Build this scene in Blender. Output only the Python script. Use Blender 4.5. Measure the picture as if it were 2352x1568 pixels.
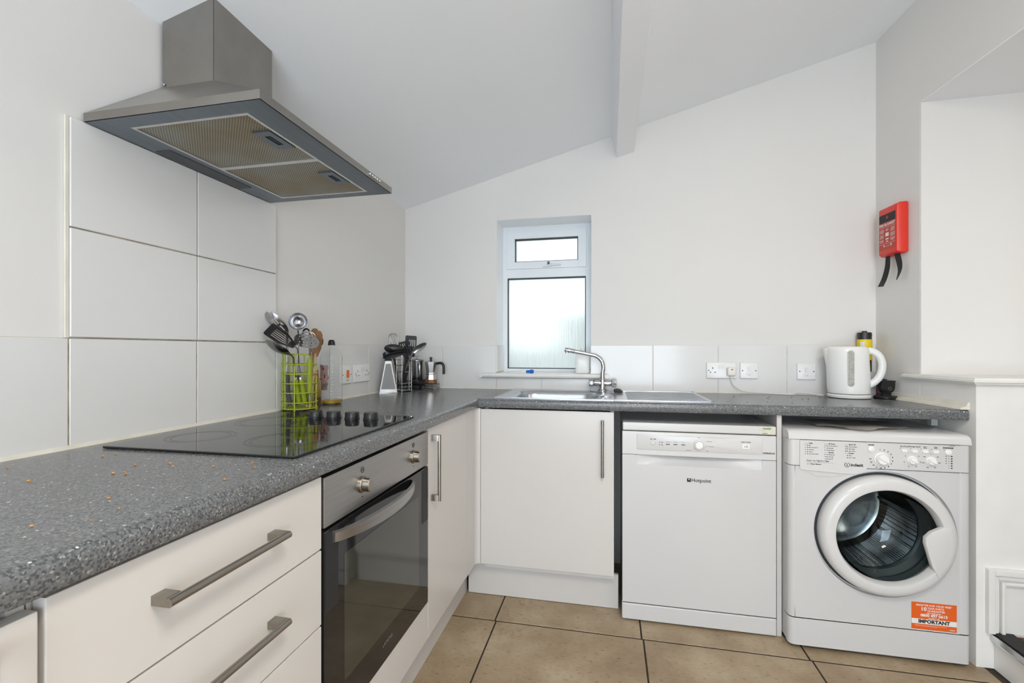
import bpy, bmesh, math, random
from mathutils import Vector, Matrix
random.seed(7)
PI = math.pi
scene = bpy.context.scene
C = scene.collection
for o in list(bpy.data.objects):
    bpy.data.objects.remove(o)

# ------------------------------------------------------------------ camera
cam_d = bpy.data.cameras.new('camera'); cam = bpy.data.objects.new('camera', cam_d); C.objects.link(cam)
cam.location = (1.1779, -2.5248, 1.1442); cam.rotation_euler = (PI / 2, 0, 0.2087)
cam_d.lens = 16.072; cam_d.sensor_width = 36; cam_d.shift_y = 0.00863; cam_d.clip_start = 0.02
scene.camera = cam

# ------------------------------------------------------------------ world and lights
w = bpy.data.worlds.new('sky'); scene.world = w; w.use_nodes = True
bg = w.node_tree.nodes['Background']; bg.inputs[0].default_value = (0.80, 0.90, 1.0, 1); bg.inputs[1].default_value = 5.2
def area(name, loc, rot, sx, sy, power, col, spread=PI):
    d = bpy.data.lights.new(name, 'AREA'); d.shape = 'RECTANGLE'; d.size = sx; d.size_y = sy
    d.energy = power; d.color = col; d.spread = spread
    o = bpy.data.objects.new(name, d); C.objects.link(o); o.location = loc; o.rotation_euler = rot
    return o
# area lights out of view: overhead main light, added rear and passage fills
area('overhead_area_light', (1.63, -2.65, 2.395), (0, math.atan(-.267), 0), .45, .65, 32, (1.0, .905, .79))  # position inferred from the hood's cast shadow; the roof window is added dressing
area('rear_fill_light', (1.35, -4.52, 1.08), (PI / 2, 0, 0), 1.7, 1.9, 30, (.76, .87, 1.0))  # fill added to brighten room and ceiling, no rear window known
area('hall_fill_light', (3.2, -1.3, 2.12), (0, 0, 0), .5, .5, 3.5, (1.0, .95, .88))  # fill added for the passage and its soffit, without a fixture
scene.view_settings.view_transform = 'Standard'; scene.view_settings.look = 'None'
scene.view_settings.gamma = 1; scene.view_settings.use_curve_mapping = False
scene.view_settings.exposure = 0.02
scene.cycles.max_bounces = 14; scene.cycles.diffuse_bounces = 8; scene.cycles.glossy_bounces = 6; scene.cycles.transmission_bounces = 12

# ------------------------------------------------------------------ materials
M = {}
def nt(name):
    m = bpy.data.materials.new(name); m.use_nodes = True; M[name] = m
    t = m.node_tree; return m, t, t.nodes['Principled BSDF']
def N(t, kind, **kw):
    n = t.nodes.new(kind)
    for k, v in kw.items():
        if k in n.inputs: n.inputs[k].default_value = v
        else: setattr(n, k, v)
    return n
def ramp(t, stops):
    r = t.nodes.new('ShaderNodeValToRGB'); e = r.color_ramp.elements
    while len(e) < len(stops): e.new(.5)
    for el, (p, c) in zip(e, stops):
        el.position = p; el.color = c if len(c) == 4 else (*c, 1)
    return r
def obco(t, scale=(1, 1, 1)):
    g = t.nodes.new('ShaderNodeNewGeometry'); mp = N(t, 'ShaderNodeMapping'); mp.inputs['Scale'].default_value = scale
    t.links.new(g.outputs['Position'], mp.inputs[0]); return mp.outputs[0]
def mat(name, col, rough=.5, metal=0, var=.04, nscale=6, bump=0, bscale=60, spec=.5, coat=0, trans=0, ior=1.45, alpha=1):
    m, t, b = nt(name)
    co = obco(t)
    n = N(t, 'ShaderNodeTexNoise'); n.inputs['Scale'].default_value = nscale; n.inputs['Detail'].default_value = 4
    t.links.new(co, n.inputs['Vector'])
    a = tuple(max(0, c * (1 - var)) for c in col); d = tuple(min(1, c * (1 + var)) for c in col)
    r = ramp(t, [(.3, a), (.7, d)]); t.links.new(n.outputs['Fac'], r.inputs[0]); t.links.new(r.outputs[0], b.inputs['Base Color'])
    b.inputs['Roughness'].default_value = rough; b.inputs['Metallic'].default_value = metal
    b.inputs['Specular IOR Level'].default_value = spec; b.inputs['Coat Weight'].default_value = coat
    b.inputs['Transmission Weight'].default_value = trans; b.inputs['IOR'].default_value = ior
    if bump:
        n2 = N(t, 'ShaderNodeTexNoise'); n2.inputs['Scale'].default_value = bscale; n2.inputs['Detail'].default_value = 3
        t.links.new(co, n2.inputs['Vector'])
        bp = N(t, 'ShaderNodeBump'); bp.inputs['Strength'].default_value = bump; bp.inputs['Distance'].default_value = .002
        t.links.new(n2.outputs['Fac'], bp.inputs['Height']); t.links.new(bp.outputs[0], b.inputs['Normal'])
    return m
def brushed(name, col, rough, scale, strength=.08, metal=1):
    m, t, b = nt(name)
    co = obco(t, scale)
    n = N(t, 'ShaderNodeTexNoise'); n.inputs['Scale'].default_value = 1; n.inputs['Detail'].default_value = 5
    t.links.new(co, n.inputs['Vector'])
    r = ramp(t, [(.3, tuple(c * .86 for c in col)), (.7, col)]); t.links.new(n.outputs['Fac'], r.inputs[0])
    t.links.new(r.outputs[0], b.inputs['Base Color'])
    b.inputs['Metallic'].default_value = metal; b.inputs['Roughness'].default_value = rough
    bp = N(t, 'ShaderNodeBump'); bp.inputs['Strength'].default_value = strength; bp.inputs['Distance'].default_value = .001
    t.links.new(n.outputs['Fac'], bp.inputs['Height']); t.links.new(bp.outputs[0], b.inputs['Normal'])
    return m

mat('paint_wall', (.73, .715, .69), .75, var=.02, nscale=1.2, bump=.12, bscale=70)
mat('paint_ceiling', (.87, .89, .915), .8, var=.015, nscale=1, bump=.1, bscale=40)
mat('paint_gloss', (.76, .75, .72), .35, var=.03, nscale=9, bump=.1, bscale=25)
mat('wall_tile', (.72, .715, .70), .13, var=.02, nscale=2.2, bump=.05, bscale=5)
mat('grout', (.40, .35, .27), .9, var=.35, nscale=25)
mat('silicone', (.70, .67, .58), .5, var=.08, nscale=12)
mat('cabinet', (.585, .562, .535), .2, var=.012, nscale=2, bump=.02, bscale=4)
mat('plinth_white', (.57, .55, .525), .35, var=.03, nscale=4)
mat('carcass', (.62, .60, .57), .5, var=.03)
mat('appliance', (.56, .555, .55), .32, var=.015, nscale=3)
mat('appliance_gloss', (.60, .595, .585), .2, var=.01, nscale=3)
mat('white_plastic', (.78, .775, .76), .25, var=.01)
mat('cream_plastic', (.82, .78, .72), .35, var=.02)
mat('upvc', (.76, .80, .83), .3, var=.012, nscale=5)
mat('black_plastic', (.012, .012, .013), .3, var=.2)
mat('black_matt', (.014, .014, .015), .55, var=.2)
mat('gasket_and_gap_shade', (.03, .035, .04), .5, var=.2)  # real gaskets and catches, also the painted shade in appliance gaps
mat('ink', (.02, .02, .022), .6)
mat('ink_grey', (.22, .22, .23), .6)
mat('rubber_grey', (.075, .08, .085), .5, var=.1)
mat('lime', (.34, .40, .010), .32, var=.08)
mat('lime_soft', (.24, .30, .010), .45, var=.08)
mat('wood_pale', (.52, .36, .22), .6, var=.25, nscale=30)
mat('wood_dark', (.24, .115, .042), .55, var=.3, nscale=35)
mat('chrome', (.58, .58, .59), .09, 1, var=.03)
mat('steel_polished', (.46, .46, .47), .17, 1, var=.06, nscale=20)
mat('steel_dark', (.30, .29, .28), .22, 1, var=.1, nscale=20)
mat('steel_grater', (.42, .415, .40), .42, 1, var=.1, nscale=30)
mat('alu', (.66, .66, .65), .28, 1, var=.08, nscale=30)
brushed('steel_hood', (.36, .34, .315), .30, (9, 9, 9), .01)
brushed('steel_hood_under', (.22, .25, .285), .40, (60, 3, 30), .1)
brushed('steel_oven', (.40, .385, .37), .32, (60, 3, 220))
brushed('steel_handle', (.37, .34, .30), .27, (120, 12, 120))
brushed('steel_sink', (.60, .62, .65), .22, (10, 160, 160), .05)
mat('oven_glass', (.010, .010, .011), .05, var=.05, spec=.6)
mat('hob_glass', (.008, .008, .009), .045, var=.05, spec=.6)
mat('oven_window', (.036, .036, .027), .05, var=.1, spec=.8)
mat('hob_mark', (.05, .048, .046), .25, var=.3, nscale=30)
mat('orange_rocker', (.78, .16, .015), .3)
mat('red_box', (.72, .035, .018), .35, var=.05)
mat('red_print', (.50, .045, .03), .4, var=.05)
mat('orange_sticker', (.70, .11, .012), .4)
mat('sticker_white', (.74, .73, .70), .5)
mat('sticker_cream', (.62, .60, .48), .6, var=.1, nscale=60)
mat('green_ink', (.05, .22, .07), .6)
mat('blue_plastic', (.01, .13, .62), .3)
mat('yellow_label', (.78, .58, .01), .45, var=.04)
mat('black_bag', (.014, .014, .014), .35, bump=.6, bscale=120)
mat('carton_white', (.66, .65, .63), .6)
mat('purple_carton', (.30, .06, .20), .45, var=.5, nscale=70)
mat('pink_print', (.62, .13, .22), .45, var=.4, nscale=60)
mat('paper', (.62, .59, .55), .8, var=.2, nscale=22)
mat('soap_white', (.90, .91, .88), .35, var=.01)
_b = M['soap_white'].node_tree.nodes['Principled BSDF']; _b.inputs['Subsurface Weight'].default_value = .9; _b.inputs['Subsurface Scale'].default_value = .06; _b.inputs['Subsurface Radius'].default_value = (1, 1, 1)
mat('oil', (.72, .46, .02), .08, trans=.7, ior=1.46)
mat('sauce', (.20, .13, .01), .12, coat=.5)
mat('sauce_dark', (.07, .035, .012), .2)
mat('label_torn', (.55, .42, .38), .7, var=.45, nscale=60)
mat('red_label', (.45, .03, .045), .5, var=.3, nscale=50)
mat('carpet', (.10, .055, .035), .95, var=.5, nscale=260, bump=.8, bscale=400)
mat('tread_black', (.012, .012, .012), .6, bump=.3, bscale=200)
mat('crumb', (.50, .26, .08), .7, var=.4, nscale=200)
mat('burnt', (.22, .09, .03), .5, var=.5, nscale=80)
mat('moka_alu', (.62, .61, .58), .22, 1, var=.1, nscale=40)
mat('sky_print', (.10, .03, .02), .4)

def glassy(name, col, rough, ior=1.45, thin=False):
    m, t, b = nt(name)
    b.inputs['Base Color'].default_value = (*col, 1); b.inputs['Roughness'].default_value = rough
    b.inputs['Transmission Weight'].default_value = 1; b.inputs['IOR'].default_value = ior
    return m
glassy('clear_plastic', (.97, .98, .98), .03, 1.22)
glassy('door_glass', (.74, .82, .82), .02, 1.3)
mat('kettle_gauge', (.30, .28, .235), .3, var=.25, nscale=90)
mat('upvc_window_lit', (.86, .87, .88), .3, var=.01)  # paler upvc, window light on the reveals put into the colour
mat('grout_pale', (.60, .565, .51), .9, var=.1, nscale=25)

# worktop: speckled grey laminate
m, t, b = nt('worktop')
co = obco(t)
v1 = N(t, 'ShaderNodeTexVoronoi'); v1.inputs['Scale'].default_value = 400; v1.inputs['Randomness'].default_value = 1
v2 = N(t, 'ShaderNodeTexVoronoi'); v2.inputs['Scale'].default_value = 170
n1 = N(t, 'ShaderNodeTexNoise'); n1.inputs['Scale'].default_value = 420; n1.inputs['Detail'].default_value = 2
for q in (v1, v2, n1): t.links.new(co, q.inputs['Vector'])
sep = t.nodes.new('ShaderNodeSeparateColor'); t.links.new(v1.outputs['Color'], sep.inputs[0])
r1 = ramp(t, [(0, (.062, .068, .076)), (.22, (.082, .088, .095)), (.36, (.128, .132, .137)), (.84, (.15, .153, .156)), (.95, (.20, .20, .197)), (1, (.30, .297, .29))])
r1.color_ramp.interpolation = 'LINEAR'; t.links.new(sep.outputs[0], r1.inputs[0])
sep2 = t.nodes.new('ShaderNodeSeparateColor'); t.links.new(v2.outputs['Color'], sep2.inputs[0])
gt = N(t, 'ShaderNodeMath', operation='GREATER_THAN'); gt.inputs[1].default_value = .975; t.links.new(sep2.outputs[1], gt.inputs[0])
lt = N(t, 'ShaderNodeMath', operation='LESS_THAN'); lt.inputs[1].default_value = .32; t.links.new(v2.outputs['Distance'], lt.inputs[0])
mu = N(t, 'ShaderNodeMath', operation='MULTIPLY'); t.links.new(gt.outputs[0], mu.inputs[0]); t.links.new(lt.outputs[0], mu.inputs[1])
mx = N(t, 'ShaderNodeMix', data_type='RGBA'); t.links.new(mu.outputs[0], mx.inputs['Factor'])
t.links.new(r1.outputs[0], mx.inputs[6]); mx.inputs[7].default_value = (.62, .61, .58, 1)
t.links.new(mx.outputs[2], b.inputs['Base Color'])
b.inputs['Roughness'].default_value = .23
bp = N(t, 'ShaderNodeBump'); bp.inputs['Strength'].default_value = .12; bp.inputs['Distance'].default_value = .001
t.links.new(n1.outputs['Fac'], bp.inputs['Height']); t.links.new(bp.outputs[0], b.inputs['Normal'])

# floor tile: beige travertine-look porcelain
m, t, b = nt('floor_tile')
co = obco(t)
na = N(t, 'ShaderNodeTexNoise'); na.inputs['Scale'].default_value = 3.2; na.inputs['Detail'].default_value = 8; na.inputs['Roughness'].default_value = .62
co2 = obco(t, (14, 40, 14)); nb = N(t, 'ShaderNodeTexNoise'); nb.inputs['Scale'].default_value = 3.5; nb.inputs['Detail'].default_value = 5
t.links.new(co, na.inputs['Vector']); t.links.new(co2, nb.inputs['Vector'])
ra = ramp(t, [(.30, (.235, .162, .094)), (.5, (.34, .255, .16)), (.70, (.45, .36, .245))]); t.links.new(na.outputs['Fac'], ra.inputs[0])
rb = ramp(t, [(.56, (1, 1, 1)), (.64, (.86, .83, .79)), (.74, (.36, .30, .24))]); t.links.new(nb.outputs['Fac'], rb.inputs[0])
mm = N(t, 'ShaderNodeMix', data_type='RGBA', blend_type='MULTIPLY'); mm.inputs['Factor'].default_value = 1
t.links.new(ra.outputs[0], mm.inputs[6]); t.links.new(rb.outputs[0], mm.inputs[7])
vc = N(t, 'ShaderNodeTexVoronoi', feature='DISTANCE_TO_EDGE'); vc.inputs['Scale'].default_value = 2.3
nw = N(t, 'ShaderNodeTexNoise'); nw.inputs['Scale'].default_value = 9; nw.inputs['Detail'].default_value = 6
t.links.new(co, nw.inputs['Vector'])
ad = N(t, 'ShaderNodeMix', data_type='VECTOR'); ad.inputs['Factor'].default_value = .16
t.links.new(co, ad.inputs[4]); t.links.new(nw.outputs['Color'], ad.inputs[5]); t.links.new(ad.outputs[1], vc.inputs['Vector'])
rc = ramp(t, [(0, (.40, .32, .25)), (.0045, (.62, .55, .47)), (.009, (1, 1, 1))]); t.links.new(vc.outputs['Distance'], rc.inputs[0])
msk = ramp(t, [(.56, (0, 0, 0)), (.66, (.55, .55, .55))]); nm = N(t, 'ShaderNodeTexNoise'); nm.inputs['Scale'].default_value = 1.7
t.links.new(co, nm.inputs['Vector']); t.links.new(nm.outputs['Fac'], msk.inputs[0])
mc = N(t, 'ShaderNodeMix', data_type='RGBA', blend_type='MULTIPLY')
t.links.new(msk.outputs[0], mc.inputs['Factor']); t.links.new(mm.outputs[2], mc.inputs[6]); t.links.new(rc.outputs[0], mc.inputs[7])
t.links.new(mc.outputs[2], b.inputs['Base Color']); b.inputs['Roughness'].default_value = .42
bp = N(t, 'ShaderNodeBump'); bp.inputs['Strength'].default_value = .15; bp.inputs['Distance'].default_value = .001
t.links.new(nb.outputs['Fac'], bp.inputs['Height']); t.links.new(bp.outputs[0], b.inputs['Normal'])
mat('floor_grout', (.035, .025, .018), .9, var=.4, nscale=40)

# obscure reeded window glass: diffuses the daylight that falls on it from outside
m, t, b = nt('obscure_glass')
co = obco(t, (230, 230, 5)); n = N(t, 'ShaderNodeTexNoise'); n.inputs['Scale'].default_value = 1; n.inputs['Detail'].default_value = 3
t.links.new(co, n.inputs['Vector'])
bp = N(t, 'ShaderNodeBump'); bp.inputs['Strength'].default_value = 1; bp.inputs['Distance'].default_value = .004; t.links.new(n.outputs['Fac'], bp.inputs['Height'])
tr = t.nodes.new('ShaderNodeBsdfTranslucent'); tr.inputs[0].default_value = (.76, .76, .74, 1)
rf = t.nodes.new('ShaderNodeBsdfRefraction'); rf.inputs['Roughness'].default_value = .42; rf.inputs['IOR'].default_value = 1.2
rf.inputs[0].default_value = (.60, .60, .58, 1)
gl = t.nodes.new('ShaderNodeBsdfGlossy'); gl.inputs['Roughness'].default_value = .2
for q in (tr, rf, gl): t.links.new(bp.outputs[0], q.inputs['Normal'])
m1 = t.nodes.new('ShaderNodeMixShader'); m1.inputs[0].default_value = .6; t.links.new(tr.outputs[0], m1.inputs[1]); t.links.new(rf.outputs[0], m1.inputs[2])
m2 = t.nodes.new('ShaderNodeMixShader'); m2.inputs[0].default_value = .05; t.links.new(m1.outputs[0], m2.inputs[1]); t.links.new(gl.outputs[0], m2.inputs[2])
t.nodes.remove(b); t.links.new(m2.outputs[0], t.nodes['Material Output'].inputs[0])

# perforated / mesh metals (holes a pixel or two across)
def holes(name, col, dark, scale, rough, metal, axes, frac=.42):
    m, t, b = nt(name)
    co = obco(t, scale)
    sx = t.nodes.new('ShaderNodeSeparateXYZ'); t.links.new(co, sx.inputs[0])
    outs = []
    for a in axes:
        s = N(t, 'ShaderNodeMath', operation='SINE'); t.links.new(sx.outputs[a], s.inputs[0]); outs.append(s)
    p = N(t, 'ShaderNodeMath', operation='MULTIPLY'); t.links.new(outs[0].outputs[0], p.inputs[0]); t.links.new(outs[1].outputs[0], p.inputs[1])
    r = ramp(t, [(frac, col), (frac + .12, dark)]); t.links.new(p.outputs[0], r.inputs[0])
    t.links.new(r.outputs[0], b.inputs['Base Color']); b.inputs['Roughness'].default_value = rough; b.inputs['Metallic'].default_value = metal
    return m
holes('filter_mesh', (.40, .385, .33), (.12, .11, .09), (820, 820, 1), .5, .7, (0, 1), .2)
# grease stains on the filters
t = M['filter_mesh'].node_tree; b = t.nodes['Principled BSDF']; src = b.inputs['Base Color'].links[0].from_socket
n = N(t, 'ShaderNodeTexNoise'); n.inputs['Scale'].default_value = 6; t.links.new(obco(t), n.inputs['Vector'])
r = ramp(t, [(.4, (1, 1, 1)), (.65, (.90, .77, .60))]); t.links.new(n.outputs['Fac'], r.inputs[0])
mxx = N(t, 'ShaderNodeMix', data_type='RGBA', blend_type='MULTIPLY'); mxx.inputs['Factor'].default_value = 1
t.links.new(src, mxx.inputs[6]); t.links.new(r.outputs[0], mxx.inputs[7]); t.links.new(mxx.outputs[2], b.inputs['Base Color'])
holes('drum_mesh', (.52, .52, .53), (.03, .03, .03), (520, 520, 520), .25, 1, (0, 2), .3)
holes('grater_mesh', (.34, .335, .325), (.03, .03, .03), (1000, 1000, 1000), .45, 1, (0, 2), .25)

# ------------------------------------------------------------------ mesh helpers
BEV = set()
def box(bm, x0, x1, y0, y1, z0, z1, bev=0, seg=2):
    vs = [bm.verts.new(p) for p in ((x0, y0, z0), (x1, y0, z0), (x1, y1, z0), (x0, y1, z0), (x0, y0, z1), (x1, y0, z1), (x1, y1, z1), (x0, y1, z1))]
    fs = [bm.faces.new([vs[i] for i in f]) for f in ((0, 3, 2, 1), (4, 5, 6, 7), (0, 1, 5, 4), (1, 2, 6, 5), (2, 3, 7, 6), (3, 0, 4, 7))]
    if bev:
        BEV.add(id(bm)); es = list({e for f in fs for e in f.edges})
        bmesh.ops.bevel(bm, geom=es, offset=bev, segments=seg, affect='EDGES', profile=.6)
    return vs
def loft(bm, loops, closed=True, cap0=False, cap1=False):
    rows = [[bm.verts.new(p) for p in l] for l in loops]
    n = len(rows[0])
    for a, b_ in zip(rows, rows[1:]):
        for i in range(n if closed else n - 1):
            j = (i + 1) % n
            bm.faces.new((a[i], a[j], b_[j], b_[i]))
    if cap0: bm.faces.new(list(reversed(rows[0])))
    if cap1: bm.faces.new(rows[-1])
    return rows
def basis(d):
    d = Vector(d).normalized(); u = Vector((0, 0, 1)) if abs(d.z) < .9 else Vector((1, 0, 0))
    a = d.cross(u).normalized(); b_ = d.cross(a).normalized(); return a, b_, d
def tube(bm, pts, r, seg=8, closed=False, caps=True, flat=1.0, side=None):
    pts = [Vector(p) for p in pts]; n = len(pts); loops = []
    if side is not None: a = Vector(side).normalized()
    else: a = basis(pts[1] - pts[0])[0]
    for i, p in enumerate(pts):
        if closed: d = pts[(i + 1) % n] - pts[i - 1]
        else: d = pts[min(i + 1, n - 1)] - pts[max(i - 1, 0)]
        d.normalize(); a = (a - d * a.dot(d)).normalized(); b_ = d.cross(a)
        if isinstance(r, (list, tuple)):
            q = i / max(n - 1, 1) * (len(r) - 1); k0 = min(int(q), len(r) - 2); rr_ = r[k0] + (r[k0 + 1] - r[k0]) * (q - k0)
        else: rr_ = r
        loops.append([p + a * (math.cos(2 * PI * k / seg) * rr_) + b_ * (math.sin(2 * PI * k / seg) * rr_ * flat) for k in range(seg)])
    if closed: loops.append(loops[0])
    loft(bm, loops, True, caps and not closed, caps and not closed)
    if closed: bmesh.ops.remove_doubles(bm, verts=bm.verts, dist=1e-6)
def lathe(bm, prof, c=(0, 0, 0), axis=(0, 0, 1), seg=32, sx=1, sy=1, cap0=True, cap1=True, up=None):
    a, b_, d = basis(axis)
    if up is not None:
        a = Vector(up).normalized(); b_ = d.cross(a)
    c = Vector(c)
    loops = [[c + d * h + a * (math.cos(2 * PI * k / seg) * max(r, 1e-5) * sx) + b_ * (math.sin(2 * PI * k / seg) * max(r, 1e-5) * sy) for k in range(seg)] for r, h in prof]
    loft(bm, loops, True, cap0, cap1)
def rr(hx, hy, r, n=6, cx=0, cy=0):
    out = []
    for qx, qy, a0 in ((1, 1, 0), (-1, 1, PI / 2), (-1, -1, PI), (1, -1, 3 * PI / 2)):
        for k in range(n + 1):
            a = a0 + PI / 2 * k / n
            out.append((cx + qx * (hx - r) + r * math.cos(a), cy + qy * (hy - r) + r * math.sin(a)))
    return out
def prism(bm, poly, o, u, v, depth):
    """polygon (2D) in plane (o,u,v), extruded along u x v by depth"""
    o, u, v = Vector(o), Vector(u), Vector(v); nrm = u.cross(v).normalized() * depth
    a = [o + u * x + v * y for x, y in poly]
    loft(bm, [a, [p + nrm for p in a]], True, True, True)
def arc(c, r, a0, a1, n, u, v):
    c, u, v = Vector(c), Vector(u), Vector(v)
    return [c + u * (r * math.cos(a0 + (a1 - a0) * k / n)) + v * (r * math.sin(a0 + (a1 - a0) * k / n)) for k in range(n + 1)]
def bez(pts, n=10):
    """Catmull-Rom through pts"""
    p = [Vector(q) for q in pts]; p = [p[0]] + p + [p[-1]]; out = []
    for i in range(1, len(p) - 2):
        for k in range(n):
            s = k / n
            out.append(.5 * ((2 * p[i]) + (p[i + 1] - p[i - 1]) * s + (2 * p[i - 1] - 5 * p[i] + 4 * p[i + 1] - p[i + 2]) * s * s + (3 * p[i] - p[i - 1] - 3 * p[i + 1] + p[i + 2]) * s ** 3))
    out.append(p[-2]); return out

def finish(bm, name, smooth=35):
    bmesh.ops.recalc_face_normals(bm, faces=bm.faces)
    me = bpy.data.meshes.new(name); bm.to_mesh(me); bm.free()
    if smooth:
        for p in me.polygons: p.use_smooth = True
        me.set_sharp_from_angle(angle=math.radians(smooth))
    return me
def abs_loc(o):
    v = Vector(o.location)
    while o.parent: o = o.parent; v += Vector(o.location)
    return v
def obj(name, bm, m, parent=None, smooth=35, label=None):
    """bm in world coordinates; a child keeps its parent's origin"""
    if parent is not None: org = abs_loc(parent)
    else:
        xs = [v.co for v in bm.verts]
        org = Vector(((min(v.x for v in xs) + max(v.x for v in xs)) / 2, (min(v.y for v in xs) + max(v.y for v in xs)) / 2, min(v.z for v in xs)))
    bmesh.ops.translate(bm, verts=bm.verts, vec=-org)
    wn = id(bm) in BEV; BEV.discard(id(bm))
    me = finish(bm, name, smooth); me.materials.append(M[m])
    o = bpy.data.objects.new(name, me); C.objects.link(o)
    if wn and smooth:
        w_ = o.modifiers.new('weighted_normals', 'WEIGHTED_NORMAL'); w_.keep_sharp = True
    if parent is not None: o.parent = parent
    else: o.location = org
    if label: o['label'] = label
    if name in PRINT: o['kind'] = 'stuff'
    return o
def tag(o, label, cat, group=None):
    o['label'] = label; o['category'] = cat
    if group: o['group'] = group
    return o
def thing(name, loc, label, cat, group=None):
    o = bpy.data.objects.new(name, None); C.objects.link(o); o.location = loc; o.empty_display_size = .05
    return tag(o, label, cat, group)
def struct(name, bm, m, smooth=35):
    o = obj(name, bm, m, None, smooth); o['kind'] = 'structure'; return o
PRINT = ('printed_symbols', 'printed_legend', 'sticker_print', 'lettering', 'logo_lettering', 'sticker_heading', 'power_symbol')
def nb(): return bmesh.new()
def bxo(name, m, parent, *a, bev=0, seg=2, label=None):
    bm = nb(); box(bm, *a, bev=bev, seg=seg); return obj(name, bm, m, parent, label=label)
def text_bm(bm, s, size, o, u, v, align='CENTER', bold=0):
    cu = bpy.data.curves.new('t', 'FONT'); cu.body = s; cu.size = size; cu.align_x = align; cu.align_y = 'CENTER'; cu.resolution_u = 2; cu.offset = bold
    ob = bpy.data.objects.new('t', cu); C.objects.link(ob)
    me = bpy.data.meshes.new_from_object(ob); bpy.data.objects.remove(ob); bpy.data.curves.remove(cu)
    o, u, v = Vector(o), Vector(u), Vector(v)
    vs = [bm.verts.new(o + u * q.co.x + v * q.co.y) for q in me.vertices]
    for p in me.polygons:
        try: bm.faces.new([vs[i] for i in p.vertices])
        except ValueError: pass
    bpy.data.meshes.remove(me)
def rect_bm(bm, cx, cy, w_, h_, o, u, v):
    o, u, v = Vector(o), Vector(u), Vector(v)
    bm.faces.new([bm.verts.new(o + u * (cx + a * w_ / 2) + v * (cy + b_ * h_ / 2)) for a, b_ in ((-1, -1), (1, -1), (1, 1), (-1, 1))])
def copy_tree(o, loc=None, parent=None):
    c = o.copy(); C.objects.link(c); c.parent = parent
    if loc is not None: c.location = loc
    for ch in list(o.children): copy_tree(ch, None, c)
    return c
X_, Y_, Z_ = Vector((1, 0, 0)), Vector((0, 1, 0)), Vector((0, 0, 1))
ZT = .925          # top of the worktop

# ------------------------------------------------------------------ room shell
YR = -4.6
bm = nb(); box(bm, -.1, 3.7, YR - .1, .3, -.12, -.003); floor = struct('floor', bm, 'floor_grout')
bm = nb(); box(bm, -.2972, .2972, -.2965, .2965, -.0028, 0, bev=.0012, seg=1)
bmesh.ops.translate(bm, verts=bm.verts, vec=(0, 0, 0)); tile_me = finish(bm, 'tile', 0); tile_me.materials.append(M['floor_tile'])
fl = floor.location
for i in range(-1, 4):
    for j in range(-7, 2):
        cx, cy = .405 + .6005 * i, -.345 + .6 * j
        o = bpy.data.objects.new('tile', tile_me); C.objects.link(o); o.parent = floor
        o.location = (cx - fl.x + (.006 if j < 0 and i >= 0 else 0), cy - fl.y, 0 - fl.z)
bm = nb(); box(bm, -.105, -.005, YR - .1, .3, -.1, 2.3); wall_left = struct('wall_left', bm, 'paint_wall')
WX0, WX1, WZ0, WZ1 = .553, 1.087, 1.018, 1.885
bm = nb()
box(bm, -.1, WX0, 0, .26, -.1, 2.9); box(bm, WX1, 2.55, 0, .26, -.1, 2.9); box(bm, WX0, WX1, 0, .26, -.1, WZ0 - .02); box(bm, WX0, WX1, 0, .26, WZ1, 2.9)
wall_back = struct('wall_back', bm, 'paint_wall')
def zc(x, y): return 1.98 + .267 * x - .029 * (1 - min(x, 2.44) / 2.44) * y
bm = nb()
xs = [-.1, 0, .6, 1.2, 1.8, 2.44, 2.8]; ys = [.26, 0, -1.5, -3, YR - .1]
g0 = [[bm.verts.new((x, y, zc(x, y))) for y in ys] for x in xs]; g1 = [[bm.verts.new((x, y, zc(x, y) + .12)) for y in ys] for x in xs]
for g in (g0, g1):
    for i in range(len(xs) - 1):
        for j in range(len(ys) - 1): bm.faces.new((g[i][j], g[i + 1][j], g[i + 1][j + 1], g[i][j + 1]))
struct('ceiling', bm, 'paint_ceiling', 0)
# ceiling beam
bm = nb(); loft(bm, [[(1.191, y, 2.31), (1.218, y, 2.181), (1.309, y, 2.204), (1.329, y, 2.35)] for y in (.0, YR)], True, True, True)
struct('trim_1', bm, 'paint_ceiling', 0)
# added frame dressing the overhead area light, unseen behind the camera
bm = nb()
for x0, x1, y0, y1 in ((1.325, 1.365, -3.07, -2.23), (1.895, 1.935, -3.07, -2.23), (1.365, 1.895, -3.07, -3.03), (1.365, 1.895, -2.27, -2.23)):
    q = [(x0, y0), (x1, y0), (x1, y1), (x0, y1)]; loft(bm, [[(x, y, zc(x, y) - .03) for x, y in q], [(x, y, zc(x, y) + .01) for x, y in q]], True, True, True)
struct('added_light_frame', bm, 'upvc', 0)
# right wall: slightly out of square, with the opening to the steps
def xr(y): return 2.44 - .07 * y
def wall_seg(bm, ya, yb, z0, z1, th=.1):
    pts = [(xr(ya), ya), (xr(yb), yb), (xr(yb) + th, yb), (xr(ya) + th, ya)]
    loft(bm, [[(x, y, z0) for x, y in pts], [(x, y, z1) for x, y in pts]], True, True, True)
bm = nb(); wall_seg(bm, .1, -.285, -.1, 2.9); wall_seg(bm, -.285, -1.75, 2.19, 2.9); wall_seg(bm, -1.75, YR, -.1, 2.9)
struct('wall_right', bm, 'paint_wall', 0)
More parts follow.
